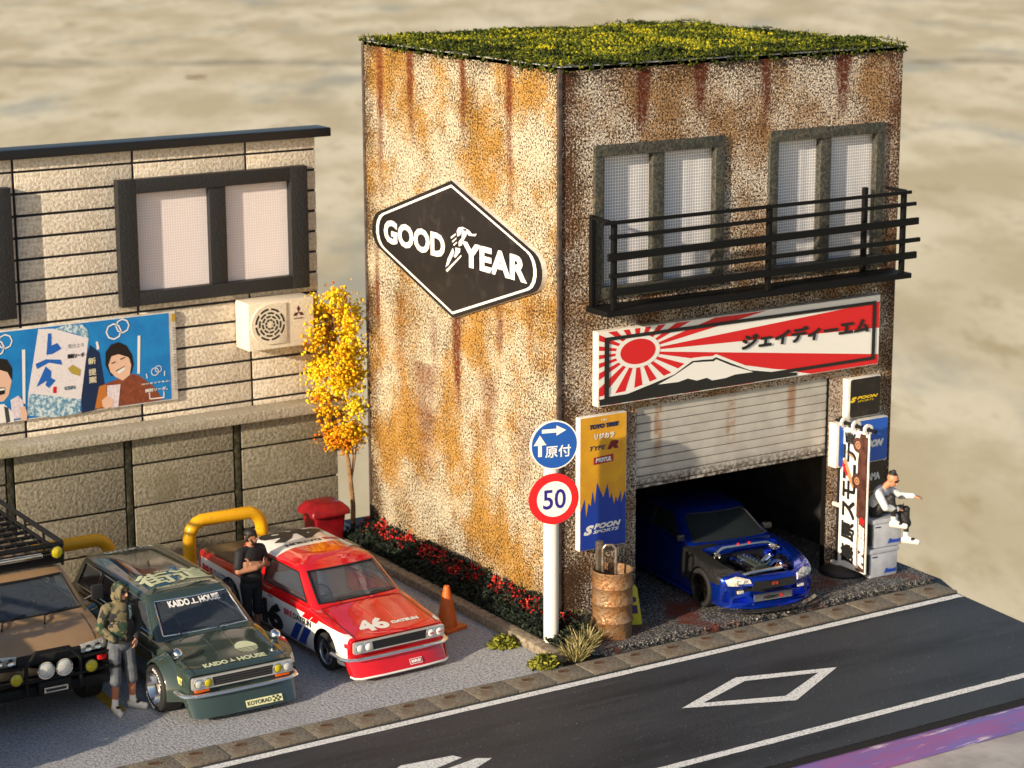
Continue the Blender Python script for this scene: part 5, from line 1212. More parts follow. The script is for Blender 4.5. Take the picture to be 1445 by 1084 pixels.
dtext('46', MTOPR, -.50, -3.22, .98, .62, BLK, pk, pb, .005, bold=.045); dtext('BRE', MTOPR, -.50, -2.52, .26, .10, mat('decal_red', (.50, .01, .03), .5), pk, pb, .005, bold=.04); dtext('DATSUN', MTOPR, -.20, -2.52, .56, .10, BLK, pk, pb, .005, bold=.04)
dtext('46', MLEFT, -2.70, .19, .86, .40, BLK, pk, pb, .006, bold=.055); dtext('BRE', MLEFT, -1.80, .50, .24, .085, MATS['decal_red'], pk, pb, .006, bold=.03); dtext('DATSUN', MLEFT, -1.54, .50, .50, .085, BLK, pk, pb, .006, bold=.03)
dpoly([[(-1.42, .20), (-1.24, .20), (-1.04, .47), (-1.22, .47)], [(-1.66, .20), (-1.48, .20), (-1.28, .47), (-1.46, .47)]], MLEFT, mat('decal_blue', (.01, .04, .28), .4), pk, pb, .005, 'blue_stripe')
dpoly([[(-1.30, .595), (-1.10, .595), (-.98, .70), (-1.18, .70)], [(-1.08, .595), (-.90, .595), (-.80, .70), (-.96, .70)]], MLEFT, RED, pk, pb, .005, 'red_stripe')
dtext('BRE', MLEFT, -4.36, .42, .36, .15, MATS['decal_red'], pk, pb, .006, bold=.05); dtext('DATSUN', MLEFT, -3.96, .42, .62, .15, mat('decal_bluegrey', (.10, .16, .22), .5), pk, pb, .006, bold=.0)
dpoly([rrect(-.16, .47, -.02, .53, .015)], MLEFT, MATS['decal_red'], pk, pb, .005, 'side_marker')
MB().box((-.67, 3.48, .72), (.67, 4.46, .775), .012).build('tonneau_cover', BROWN, pk)
Mt = frame((0, .36, .775), (1, 0, 0), (0, 1, 0)); flat([rrect(-.34, 3.25, .22, 3.62, .06)], Mt, WPAINT, pk, .004, 'badge_plate'); flat([rrect(-.32, 3.27, .20, 3.60, .055)], Mt, MATS['decal_blue'], pk, .006, 'badge_border'); flat([rrect(-.29, 3.30, .17, 3.57, .045)], Mt, WPAINT, pk, .008, 'badge_face'); lettering('BRE', Mt, -.24, 3.36, .36, .15, MATS['decal_red'], pk, .011, bold=.06)
Mlr = frame((0, -.0985, .165), (1, 0, 0), (0, .58, 1)); flat([rrect(.10, -.04, .30, .04, .012)], Mlr, WPAINT, pk, .014, 'badge_border'); flat([rrect(.108, -.032, .292, .032, .010)], Mlr, RED, pk, .017, 'badge_face'); lettering('BRE', Mlr, .125, -.02, .15, .04, WPAINT, pk, .020, bold=.06)
for sgn in (1,):
    for j, xx in enumerate((.625, .495)): lettering('BRE', frame((sgn*xx, -.052, .4865), (1, 0, 0), (0, 0, 1)), -.03, -.013, .06, .026, MATS['decal_red'], pk, .002, bold=.05)
MB().tube([(-.46, 2.90, .80), (-.44, 2.92, 1.12), (.44, 2.92, 1.12), (.46, 2.90, .80)], .022, 8).build('roll_bar', mat('cage_red', (.30, .01, .02), .4), pk)

# ---- blue coupe without bonnet
BLUE = mat('blue_paint', (.006, .050, .55), .18, .8, .5, 1.0); CARBON = mat('carbon_weave', (.010, .010, .011), .25, 0, .5, .6, col2=(.028, .028, .028), ns=60, nl=(.48, .52))
bc = thing('blue_coupe', 'blue sports coupe without bonnet, engine showing, half inside the garage', 'car', (2.95, -1.25, .062), math.radians(-7)); bc.scale = (.94, .92, .92)
L = 4.5
hw = pchip([(0, .70), (.06, .80), (.2, .855), (.5, .875), (.95, .885), (1.5, .86), (2.6, .86), (3.4, .89), (4.2, .86), (L, .78)])
zb = pchip([(0, .13), (.5, .12), (1.2, .14), (3.2, .14), (L, .25)]); zc = pchip([(0, .40), (.5, .50), (1.5, .55), (3.5, .58), (L, .60)])
zs = pchip([(0, .50), (.03, .545), (.12, .60), (.4, .69), (.8, .755), (1.3, .80), (2, .83), (3.2, .87), (4.2, .88), (L, .80)]); zt = pchip([(0, .505), (.03, .555), (.12, .615), (.4, .70), (.8, .775), (1.3, .84), (2, .87), (3.2, .90), (4.2, .93), (L, .83)])
st_ = [0, .02, .05, .1, .16, .24, .34, .45, .6, .75, .9, 1.05, 1.2, 1.35, 1.6, 2, 2.4, 2.8, 3.2, 3.6, 4, 4.3, 4.45, L]
b = body_loft(L, hw, zb, zc, zs, zt, st_, lambda xr, y: .26*abs(xr)**2.6*max(0, 1-y/1.1))
me = b.mesh(None); solid_b = me.copy(); sb_ = bvh_of(solid_b)
me = boolean(me, prism_mesh([(-.40, .17), (.40, .17), (.52, .36), (.62, .66), (.67, 1.24), (-.67, 1.24), (-.62, .66), (-.52, .36)], Matrix(), .36, 1.4))    # engine bay
me = boolean(me, prism_mesh([(1.55, .3), (3.1, .3), (3.1, 1.5), (1.55, 1.5)], MYZ, -.62, .62))
for q in ([(-.34, .215), (.34, .215), (.34, .335), (-.34, .335)],): me = boolean(me, prism_mesh(q, MXZ, -.5, .22))
for sgn in (-1, 1):
    me = boolean(me, prism_mesh([(sgn*.42, .20), (sgn*.66, .20), (sgn*.64, .275), (sgn*.42, .29)], MXZ, -.5, .30))
    me = boolean(me, prism_mesh([(sgn*.70, .20), (sgn*.80, .24), (sgn*.795, .38), (sgn*.72, .42)], MXZ, -.5, .33))
me = boolean(me, prism_mesh([(-.37, .425), (.37, .425), (.39, .565), (-.39, .565)], MXZ, -.5, .2))
me = arch_cut(me, [(.86, .31), (3.42, .31)], .345, .30, .88)
def blue_rule(c, n):
    if c.x < -.40 and .34 < c.y < 1.52 and c.z > .30 and not (c.y < .62 and c.z < .50): return 2
    return 0
me = paint_split(me, [((0, 1.52, 0), (0, 1, 0)), ((0, .34, 0), (0, 1, 0)), ((0, .62, 0), (0, 1, 0)), ((0, 0, .50), (0, 0, 1))], blue_rule); finish(me, 30)
link('body', me, [BLUE, GAP, CARBON], bc)
BRZ = mat('bronze_black_alloy', (.035, .030, .026), .3, .8)
for wy in (.86, 3.42):
    for sgn in (-1, 1): wheel(bc, sgn*.775, wy, .315, .315, .22, .235, BRZ, 'spoke6', sgn)
hull = dict(y0b=1.42, y1b=3.75, y0t=2.12, y1t=3.1, zb=.82, zt=1.24, hwb=.76, hwt=.585, crown=.03, r=.14, bow=.10)
sh, cbv = make_cabin(bc, hull, [BLUE], [[(1.82, .86), (2.75, .88), (2.72, 1.16), (2.20, 1.15)], [(2.83, .90), (3.25, .93), (3.0, 1.15), (2.80, 1.16)]], [(-.655, .865), (.655, .865), (.535, 1.185), (-.535, 1.185)], [(-.56, .92), (.56, .92), (.48, 1.17), (-.48, 1.17)], None, [(MATS['rubber_seal'], .012), (MATS['rubber_seal'], .010)], tint=mat('dark_glass', (.10, .13, .15), .03, trans=.85, ior=1.3))
seats(bc, 2.55, .30, .52, (-.36, .36), mat('seat_teal', (.02, .09, .09), .7)); steering(bc, .36, 1.95, .80); MB().box((-.62, 1.60, .70), (.62, 1.85, .85), .04).build('dashboard', DARK, bc)
MB().box((-.60, 1.26, .70), (.60, 1.46, .80), .02).build('scuttle', mat('scuttle_grey', (.05, .055, .065), .5), bc)
for x0 in (-.35, .15): MB().tube([(x0, 1.40, .83), (x0+.15, 1.46, .875), (x0+.5, 1.52, .90)], [.012, .01, .007], 5).build('wiper', DARK, bc)
for sgn in (-1, 1):
    o_ = MB().box((sgn*.80-.07, 1.62, .86), (sgn*.80+.07, 1.72, .97), .03).build('wing_mirror', CARBON, bc); MB().box((sgn*.80-.055, 1.722, .875), (sgn*.80+.055, 1.728, .955)).build('mirror_glass', CHROME, o_)
    # headlights set into the corners
    hp_ = [(sgn*.40, .50), (sgn*.73, .50), (sgn*.77, .585), (sgn*.60, .625), (sgn*.42, .59)]
    Mh = frame((0, -1, 0), (1, 0, 0), (0, 0, 1)); hl = link('headlight', project_mesh(hp_, [tuple(range(5))], Mh, sb_, .012, .05), mat('headlight_white', (.74, .71, .64), .12, .1, spec=.8, col2=(.45, .42, .38), ns=26), bc); sd = hl.modifiers.new('s', 'SOLIDIFY'); sd.thickness = .03; sd.offset = 0
    for xx in (.50, .60): 
        hit = sb_.ray_cast(Vector((sgn*xx, -1, .555)), Vector((0, 1, 0)))[0]
        MB().lathe([(.038, 0), (.038, .012), (.03, .014), (.022, .006), (0, .004)], frame((sgn*xx, hit.y-.018, .555), (1, 0, 0), (0, 0, 1)), 16).build('projector', CHROME, hl, 50)
    hit = sb_.ray_cast(Vector((sgn*.52, -1, .37)), Vector((0, 1, 0)))[0]; MB().box((sgn*.52-.055, hit.y-.02, .345), (sgn*.52+.055, hit.y+.05, .395), .012).build('side_lamp', MATS['headlight_white'], bc)
MESHG = mat('intercooler', (.16, .16, .165), .35, .8, bump=.9, bs=45)
MB().box((-.335, .10, .22), (.335, .14, .33)).build('intercooler', MESHG, bc); 
for k in range(5): MB().box((-.335, .094, .232+.021*k), (.335, .10, .240+.021*k)).build('intercooler_fin', SILVER, bc)
lettering('NISMO', frame((0, .09, .25), (1, 0, 0), (0, 0, 1)), -.18, 0, .26, .05, INKBLACK, bc, .002, bold=.03, shear=.2); flat([circ(.13, .025, .028, 14)], frame((0, .09, .25), (1, 0, 0), (0, 0, 1)), REDINK, bc, .003, 'red_dot')
MB().box((-.375, .085, .42), (.375, .12, .565)).build('grille', MATS['grille_black'], bc)
lettering('GT-R', frame((0, .07, .475), (1, 0, 0), (0, 0, 1)), -.06, 0, .12, .05, mat('badge_red', (.60, .08, .05), .3, .3), bc, .01, bold=.05)
def bplan(off, z): return [Vector((x, (.26*(abs(x)/.82)**2.6)-off, z)) for x in [-.86+.086*k for k in range(21)]]
lb = MB(); lb.loft([bplan(.02, .135), bplan(.09, .115), bplan(.09, .095), bplan(.0, .095)], False, False); lb.build('front_splitter', CARBON, bc, 40)
for sgn in (-1, 1): MB().box((sgn*.86-.03, 1.15, .10), (sgn*.86+.03, 3.05, .17), .015).build('side_skirt', BLUE, bc)
# engine bay
EG = lambda n, *a, **k: mat(n, *a, **k)
MB().box((-.60, .24, .30), (.60, 1.21, .44)).build('bay_floor', DARK, bc)
for x0, x1, y0, y1, z1 in ((-.60, -.46, .40, .72, .60), (.46, .60, .55, .90, .62), (-.58, .58, 1.10, 1.22, .70)): MB().box((x0, y0, .40), (x1, y1, z1), .02).build('bay_cover', BLACK, bc)
MB().tube([(-.42, .34, .60), (-.30, .30, .64), (.10, .32, .64), (.30, .38, .62)], .03, 8).build('top_hose', SILVER, bc)
MB().box((-.14, .46, .36), (.16, 1.12, .64), .03).build('engine_block', mat('engine_dark', (.03, .035, .035), .45, .5, col2=(.07, .09, .08), ns=18), bc)
MB().box((-.10, .48, .635), (.10, 1.08, .69), .025).build('cam_cover', mat('cam_cover_grey', (.10, .13, .12), .3, .7), bc)
for k in range(6): MB().lathe([(0, 0), (.016, 0), (.016, .02), (0, .02)], Matrix.Translation((0, .53+.1*k, .69)), 8).build('coil_cap', SILVER, bc)
MB().tube([(-.20, .52, .62), (-.20, 1.06, .62)], .055, 10).build('intake_plenum', SILVER, bc)
for k in range(6): MB().tube([(-.19, .55+k*.095, .62), (-.08, .55+k*.095, .60)], .022, 7).build('intake_runner', SILVER, bc)
MB().tube([(.20, .60, .60), (.30, .62, .66), (.42, .62, .62), (.46, .52, .52), (.44, .42, .46)], .045, 10).build('intercooler_pipe', mat('pipe_blued', (.16, .22, .50), .2, 1), bc)
MB().tube([(.18, .78, .60), (.30, .80, .68), (.40, .86, .66), (.46, .98, .58)], .05, 10).build('turbo_pipe', CHROME, bc)
MB().tube([(.24, .50, .55), (.34, .48, .60), (.46, .50, .58)], .038, 10).build('copper_pipe', mat('copper', (.70, .30, .14), .25, 1), bc)
MB().lathe([(0, -.05), (.07, -.05), (.085, 0), (.07, .05), (0, .05)], frame((.34, .92, .55), (1, 0, 0), (0, .5, 1)), 18).build('turbo', SILVER, bc)
for sgn in (-1, 1): MB().lathe([(.09, 0), (.09, .03), (.06, .05), (.03, .055), (.03, .075), (0, .075)], Matrix.Translation((sgn*.54, .98, .745)), 18).build('strut_top', SILVER, bc)
MB().tube([(-.54, .98, .80), (-.40, 1.02, .86), (.40, 1.02, .86), (.54, .98, .80)], .024, 8).build('strut_brace', SILVER, bc); MB().tube([(-.54, 1.0, .785), (-.40, 1.08, .83), (.40, 1.08, .83), (.54, 1.0, .785)], .016, 8).build('strut_brace', SILVER, bc)
MB().box((-.44, .205, .575), (.44, .235, .605), .01).build('slam_panel', SILVER, bc); MB().box((-.40, .26, .34), (.40, .33, .56), .008).build('radiator', MESHG, bc)
MB().box((-.54, .72, .38), (-.32, 1.0, .60), .02).build('airbox', BLACK, bc); MB().box((-.50, .44, .38), (-.30, .60, .60), .015).build('battery', mat('battery_grey', (.12, .12, .13), .5), bc); MB().box((.40, 1.05, .55), (.54, 1.18, .70), .02).build('reservoir', BLUE, bc)
rg = np.random.default_rng(9)
for k in range(16):
    a = Vector((rg.uniform(-.5, .5), rg.uniform(.45, 1.15), rg.uniform(.56, .68))); c_ = a+Vector((rg.normal()*.18, rg.normal()*.14, rg.uniform(-.05, .03))); mid_ = a.lerp(c_, .5)+Vector((0, 0, .05))
    MB().tube([a, mid_, c_], .011, 6).build('hose', [BLACK, SILVER, BLACK, MATS['copper']][k % 4], bc)
for x in (-.12, .08): MB().lathe([(0, 0), (.022, 0), (.022, .03), (0, .03)], Matrix.Translation((x, 1.0, .88)), 10).build('red_cap', REDINK, bc)
for sgn, M_ in ((-1, MLEFT), (1, MRIGHT)):
    q = lambda y: -y if sgn < 0 else y
    dtrim([(q(1.52), .80), (q(1.50), .20), (q(2.72), .18), (q(2.80), .50), (q(2.74), .84)], M_, sb_, .005, GAP, bc, 'door_gap', False, 0, 4)

# ---- tan van
TANP = mat('tan_paint', (.27, .172, .092), .32, 0, .5, .5, col2=(.30, .19, .105), ns=4)
vn = thing('tan_van', 'tan off-road van with black bull bar, roof rack and yellow lamps', 'van', (-7.43, .50, .08))
L = 4.3
hw = pchip([(0, .80), (.05, .83), (.3, .845), (4.2, .845), (L, .82)]); zb = pchip([(0, .36), (.4, .36), (.7, .34), (L, .36)]); zc = pchip([(0, .66), (L, .74)])
zs = pchip([(0, .86), (.03, .90), (.15, 1.0), (.55, 1.12), (.8, 1.15), (4.2, 1.15), (L, 1.1)]); zt = pchip([(0, .885), (.03, .93), (.15, 1.02), (.55, 1.14), (.8, 1.16), (4.2, 1.16), (L, 1.12)])
b = body_loft(L, hw, zb, zc, zs, zt, [0, .02, .06, .15, .3, .45, .55, .7, .8, 1.2, 1.6, 2, 2.5, 3, 3.5, 4, 4.25, L], lambda xr, y: .07*abs(xr)**4*max(0, 1-y/.6))
me = b.mesh(None); vsolid = me.copy(); vb = bvh_of(vsolid)
me = boolean(me, prism_mesh([(.95, .6), (4.0, .6), (4.0, 1.5), (.95, 1.5)], MYZ, -.72, .72)); me = arch_cut(me, [(.72, .36), (3.3, .36)], .40, .30, .845)
finish(me, 32); link('body', me, [TANP, GAP], vn)
hull = dict(y0b=.60, y1b=4.22, y0t=1.22, y1t=4.12, zb=1.13, zt=1.60, hwb=.80, hwt=.70, crown=.05, r=.10, bow=.06, edge=.06)
sh, vcb = make_cabin(vn, hull, [TANP], [[(.95, 1.18), (1.75, 1.18), (1.75, 1.52), (1.32, 1.52)], [(1.85, 1.18), (2.9, 1.18), (2.9, 1.52), (1.85, 1.52)], [(3.0, 1.18), (4.0, 1.18), (3.98, 1.52), (3.0, 1.52)]], [(-.70, 1.185), (.70, 1.185), (.62, 1.535), (-.62, 1.535)], [(-.6, 1.2), (.6, 1.2), (.55, 1.5), (-.55, 1.5)], None, [(MATS['rubber_seal'], .016), (MATS['rubber_seal'], .012)])
seats(vn, 1.75, .80, .5); MB().box((-.7, .86, 1.0), (.7, 1.12, 1.17), .03).build('dashboard', DARK, vn); steering(vn, .36, 1.25, 1.2)
for wy in (.72, 3.3):
    for sgn in (-1, 1): wheel(vn, sgn*.75, wy, .30, .37, .24, .19, MATS['gunmetal'], 'spoke6', sgn)
for sgn in (-1, 1):
    hp_ = [(sgn*.43, .80), (sgn*.80, .815), (sgn*.80, .925), (sgn*.43, .905)]
    hl = link('headlight', project_mesh(hp_, [(0, 1, 2, 3)], MFRONT, vb, .012, .05), WLAMP, vn); sd = hl.modifiers.new('s', 'SOLIDIFY'); sd.thickness = .03; sd.offset = 0
    for xx in (.52, .66): MB().lathe([(.045, 0), (.045, .012), (.03, .004), (0, .002)], frame((sgn*xx, -.022+.03*(xx > .6), .858), (1, 0, 0), (0, 0, 1)), 16).build('reflector', CHROME, hl, 50)
    MB().box((sgn*.72-.06, -.012, .66), (sgn*.72+.06, .05, .72), .01).build('indicator', REDINK, vn)
    h_ = bpy.data.objects.new('fog_lamp', None); COL.objects.link(h_); h_.parent = vn; Ml = frame((sgn*.50, -.16, .665), (1, 0, 0), (0, 0, 1))
    MB().lathe([(0, -.06), (.06, -.055), (.088, -.01), (.09, .012), (.08, .014)], Ml, 24).build('housing', DARK, h_); MB().lathe([(.082, .008), (.06, .022), (0, .03)], Ml, 24).build('lens', YLAMP, h_, 60)
    h_ = bpy.data.objects.new('spot_lamp', None); COL.objects.link(h_); h_.parent = vn; Ml = frame((sgn*.12, -.20, .735), (1, 0, 0), (0, 0, 1))
    MB().lathe([(0, -.07), (.08, -.06), (.112, -.01), (.115, .014), (.10, .016)], Ml, 28).build('housing', CHROME, h_, 50); MB().lathe([(.102, .010), (.07, .022), (0, .03)], Ml, 28).build('lens', WLAMP, h_, 60)
MB().box((-.86, -.08, .36), (.86, .10, .50), .03).build('bumper', BLACK, vn); MB().box((-.42, -.012, .76), (.42, .02, .90), .01).build('grille', MATS['grille_black'], vn)
for z in (.60, .765): MB().box((-.80, -.016, z-.012), (.80, .03, z+.012), .006).build('trim_strip', BLACK, vn)
bar = MB(); bar.tube([(-.36, -.14, .42), (-.36, -.15, .80), (-.22, -.13, .96), (.22, -.13, .96), (.36, -.15, .80), (.36, -.14, .42)], .026, 10); bar.build('bull_bar', BLACK, vn)
for z in (.60,): MB().tube([(-.83, .0, z), (-.80, -.12, z), (-.36, -.16, z), (.36, -.16, z), (.80, -.12, z), (.83, .0, z)], .022, 8).build('bull_bar_rail', BLACK, vn)
MB().tube([(-.83, .0, .79), (-.80, -.06, .79), (-.40, -.15, .79)], .018, 8).build('bull_bar_rail', BLACK, vn); MB().tube([(.83, .0, .79), (.80, -.06, .79), (.40, -.15, .79)], .018, 8).build('bull_bar_rail', BLACK, vn)
MB().box((-.22, -.19, .40), (.22, -.10, .58), .02).build('winch_mount', BLACK, vn)
pl = MB().box((-.16, -.215, .43), (.16, -.20, .505), .006).build('number_plate', SILVER, vn); MB().box((-.135, -.22, .452), (.135, -.216, .483)).build('plate_field', DARK, pl)
for x0 in (-.45, .12): MB().tube([(x0, .42, 1.13), (x0+.06, .56, 1.19), (x0+.40, .66, 1.215)], [.014, .012, .008], 6).build('wiper', DARK, vn)
for x0 in (-.30, .10): MB().lathe([(0, 0), (.022, 0), (.016, .016), (0, .018)], Matrix.Translation((x0, .38, 1.082)), 10).build('washer_jet', DARK, vn)
dtrim([(.66, .04), (.665, .56)], MTOP, vb, .005, GAP, vn, 'bonnet_gap', False, 0, 4)
for sgn in (-1, 1):
    a_ = MB(); a_.tube([(sgn*.80, .80, 1.22), (sgn*.95, .74, 1.30), (sgn*.98, .74, 1.40)], .014, 6); a_.build('mirror_arm', DARK, vn); MB().box((sgn*.97-.08, .70, 1.22), (sgn*.97+.08, .76, 1.42), .02).build('door_mirror', DARK, vn)
rk_ = bpy.data.objects.new('roof_rack', None); COL.objects.link(rk_); rk_.parent = vn
for z in (1.74, 1.90): MB().tube([(-.70, 1.22, z), (.70, 1.22, z), (.72, 1.30, z), (.72, 3.9, z), (-.72, 3.9, z), (-.72, 1.30, z), (-.70, 1.22, z)], .036, 8).build('rack_rail', BLACK, rk_)
for k in range(10): MB().tube([(-.70, 1.45+k*.26, 1.735), (.70, 1.45+k*.26, 1.735)], .03, 5).build('rack_slat', BLACK, rk_)
for k in range(9): MB().tube([(-.64+k*.16, 1.24, 1.742), (-.64+k*.16, 3.88, 1.742)], .012, 4).build('rack_wire', BLACK, rk_)
for y in (1.24, 1.9, 2.6, 3.3, 3.88):
    for sgn in (-1, 1): MB().tube([(sgn*.71, y, 1.60), (sgn*.71, y, 1.90)], .018, 6).build('rack_leg', BLACK, rk_)
MB().box((-.72, 1.20, 1.64), (.72, 1.26, 1.76), .015).build('rack_front_panel', BLACK, rk_)
MB().box((-.48, 1.11, 1.775), (.40, 1.19, 1.83), .012).build('light_bar', SILVER, rk_)
for sgn in (-1, 1):
    h_ = bpy.data.objects.new('roof_lamp', None); COL.objects.link(h_); h_.parent = vn; Ml = frame((sgn*.60, 1.14, 1.82), (1, 0, 0), (0, 0, 1))
    MB().lathe([(0, -.06), (.06, -.055), (.088, -.01), (.09, .012), (.08, .014)], Ml, 24).build('housing', DARK, h_); MB().lathe([(.082, .008), (.06, .022), (0, .03)], Ml, 24).build('lens', YLAMP, h_, 60)

# neighbour parked outside the picture; only its shadow reaches into view
nv = copy_tree(vn); nv.location = (-9.95, -1.02, .08); tag(nv, 'off-road van parked left of the tan van with its shadow on the car park', 'van')
# ================================================================ people: one continuous remeshed body each
def ico(sub):
    bm = bmesh.new(); bmesh.ops.create_icosphere(bm, subdivisions=sub, radius=1); bm.verts.index_update()
    r = (np.array([v.co[:] for v in bm.verts]), np.array([[v.index for v in f.verts] for f in bm.faces])); bm.free(); return r
ICO, ICO3 = ico(2), ico(3)
def cap(a, b, ra, rb, m): return ('c', Vector(a), Vector(b), ra, rb, m)
def ell(c, r, m, rot=(0, 0, 0)): 
    from mathutils import Euler
    return ('e', Vector(c), Vector(r), Euler(rot).to_matrix(), 0, m)
def figure(name, label, loc, rz, prims, mats, scale=1, voxel=.0085, pattern=None):
    Vs = []; Fs = []; nv = 0
    def add(tv, tf, M_):
        nonlocal nv
        A = np.array(M_); Vs.append(tv @ A[:3, :3].T+A[:3, 3]); Fs.append(tf+nv); nv += len(tv)
    for p in prims:
        if p[0] == 'c':
            a, b, ra, rb = p[1:5]; d = b-a; n = max(2, int(d.length/(.5*min(ra, rb)))+1)
            for i in range(n+1):
                t = i/n; r_ = ra+(rb-ra)*t; add(ICO[0], ICO[1], Matrix.Translation(a.lerp(b, t)) @ Matrix.Scale(r_, 4))
        else: add(ICO3[0], ICO3[1], Matrix.Translation(p[1]) @ p[3].to_4x4() @ Matrix.Diagonal((*p[2], 1)))
    me = npmesh(np.concatenate(Vs), np.concatenate(Fs), 'b')
    o = bpy.data.objects.new('tmp', me); COL.objects.link(o)
    md = o.modifiers.new('r', 'REMESH'); md.mode = 'VOXEL'; md.voxel_size = voxel
    md = o.modifiers.new('s', 'SMOOTH'); md.iterations = 2; md.factor = .5
    dg = bpy.context.evaluated_depsgraph_get(); q = bpy.data.meshes.new_from_object(o.evaluated_get(dg)); bpy.data.objects.remove(o)
    n = len(q.polygons); C = np.empty(n*3); q.polygons.foreach_get('center', C); C = C.reshape(-1, 3); best = np.full(n, 9.); idx = np.zeros(n, int)
    keys = list(mats)
    for p in prims:
        if p[0] == 'c':
            a, b = np.array(p[1]), np.array(p[2]); d = b-a; t = np.clip((C-a) @ d/max(1e-9, d @ d), 0, 1); s = np.linalg.norm(C-a-t[:, None]*d, axis=1)-(p[3]+(p[4]-p[3])*t)
        else:
            l = (C-np.array(p[1])) @ np.array(p[3]); s = (np.linalg.norm(l/np.array(p[2]), axis=1)-1)*min(p[2])
        k = s < best; best[k] = s[k]; idx[k] = keys.index(p[5])
    if pattern: idx = pattern(C, idx, keys)
    q.polygons.foreach_set('material_index', idx.astype(np.int32)); q.polygons.foreach_set('use_smooth', [True]*n)
    e = thing('person', label, 'person', loc, rz); e.scale = (scale,)*3
    q.name = 'body'; link('body', q, [mats[k] for k in keys], e)
    return e
def hand(wrist, d, up, m, curl=.5, side=1, s=1):
    """palm, four fingers and a thumb; d = pointing direction, up = back of the hand"""
    w_ = Vector(wrist); d = Vector(d).normalized(); up = Vector(up); up = (up-d*up.dot(d)).normalized(); sd = d.cross(up)*side; out = []
    for k in (-1, 0, 1): out.append(cap(w_+d*.015*s+sd*.020*k*s, w_+d*.075*s+sd*.024*k*s, .017*s, .014*s, m))
    for k, ln in zip((-1.5, -.5, .5, 1.5), (.055, .070, .074, .066)):
        b0 = w_+d*.078*s+sd*.0195*k*s; d1 = (d-up*curl*.6).normalized(); d2 = (d-up*curl*1.8).normalized(); b1 = b0+d1*ln*.55*s; b2 = b1+d2*ln*.5*s
        out += [cap(b0, b1, .0095*s, .009*s, m), cap(b1, b2, .009*s, .0075*s, m)]
    t0 = w_+d*.025*s+sd*.030*s; t1 = t0+(d*.6+sd*.8-up*.15).normalized()*.042*s; t2 = t1+(d*.95+sd*.3-up*.2).normalized()*.034*s
    return out+[cap(t0, t1, .013*s, .011*s, m), cap(t1, t2, .011*s, .009*s, m)]
def head(c, yaw, pitch, skin, hair, beard=None, brow=None, extra=()):
    """face looks along -y before turning"""
    R = Matrix.Rotation(yaw, 3, 'Z') @ Matrix.Rotation(pitch, 3, 'X'); c = Vector(c); E_ = R.to_euler()
    P = lambda x, y, z: c+R @ Vector((x, y, z)); e3 = (E_.x, E_.y, E_.z); out = []
    out += [ell(P(0, .012, .025), (.074, .092, .092), skin, e3), ell(P(0, -.022, -.045), (.056, .066, .068), skin, e3), ell(P(0, -.098, -.012), (.013, .020, .022), skin, e3), cap(P(0, -.088, .018), P(0, -.102, -.010), .009, .012, skin)]
    for s in (-1, 1):
        out += [ell(P(s*.075, .012, -.005), (.012, .022, .030), skin, e3), ell(P(s*.030, -.078, .018), (.013, .012, .008), brow or hair, e3), cap(P(s*.014, -.084, .036), P(s*.048, -.072, .036), .007, .006, hair)]
    out.append(cap(P(-.020, -.082, -.056), P(.020, -.082, -.056), .007, .007, 'lip' if True else skin))
    if beard: out += [ell(P(0, -.040, -.088), (.046, .050, .034), beard, e3), cap(P(-.066, -.010, -.030), P(-.044, -.050, -.085), .013, .016, beard), cap(P(.066, -.010, -.030), P(.044, -.050, -.085), .013, .016, beard), cap(P(-.022, -.090, -.040), P(.022, -.090, -.040), .007, .007, beard)]
    return out, P, e3
def leg(hip, knee, ank, toe, m_thigh, m_calf, m_sock, m_shoe, sole, rt=.088, hem=None, rs=1):
    hip, knee, ank, toe = map(Vector, (hip, knee, ank, toe)); out = [cap(hip, knee, rt*rs, .062*rs, m_thigh)]
    calf = knee.lerp(ank, .32); out += [cap(knee, calf, .056*rs, .056*rs, m_calf), cap(calf, ank, .055*rs, .038*rs, m_calf)]
    if hem: hp = knee.lerp(ank, hem); out.append(cap(knee.lerp(hip, .2), hp, .080*rs, .082*rs, m_thigh))
    out.append(cap(knee.lerp(ank, .80), ank, .043, .044, m_sock))
    f = (toe-ank); f.z = 0; f = f.normalized() if f.length > .01 else Vector((0, -1, 0)); heel = ank-f*.035+Vector((0, 0, -.045))
    t0 = Vector((toe.x, toe.y, heel.z-.012)); out += [cap(heel, t0, .042, .036, m_shoe), cap(ank+Vector((0, 0, -.01)), heel.lerp(t0, .5)+Vector((0, 0, .012)), .044, .036, m_shoe)]
    out += [cap(heel+Vector((0, 0, -.026)), t0+Vector((0, 0, -.020)), .040, .036, sole)]
    return out
SK = mat('skin', (.46, .23, .15), .55, col2=(.50, .26, .17), ns=9); SKD = mat('skin_tan', (.36, .17, .10), .5); SKL = mat('skin_legs', (.40, .15, .085), .55); LIP = mat('lip', (.24, .07, .05), .5); HR = mat('hair_dark', (.014, .011, .010), .6)
CAMO, ntc, bcm, coc = new('camo_cloth')
c1 = mixc(ntc, ramp(ntc, ntex(ntc, coc, 9, 2, .5), .53, .56), (.15, .125, .068), (.018, .045, .024)); mp_ = ntc.nodes.new('ShaderNodeMapping'); mp_.inputs['Location'].default_value = (3, 5, 1); ntc.links.new(coc, mp_.inputs[0])
c1 = mixc(ntc, ramp(ntc, ntex(ntc, mp_.outputs[0], 11, 2, .5), .56, .59), c1, (.014, .013, .018)); c1 = mixc(ntc, ramp(ntc, ntex(ntc, mp_.outputs[0], 3, 3, .5), .55, .7), c1, (.20, .165, .09))
ntc.links.new(c1, bcm.inputs['Base Color']); bcm.inputs['Roughness'].default_value = .85
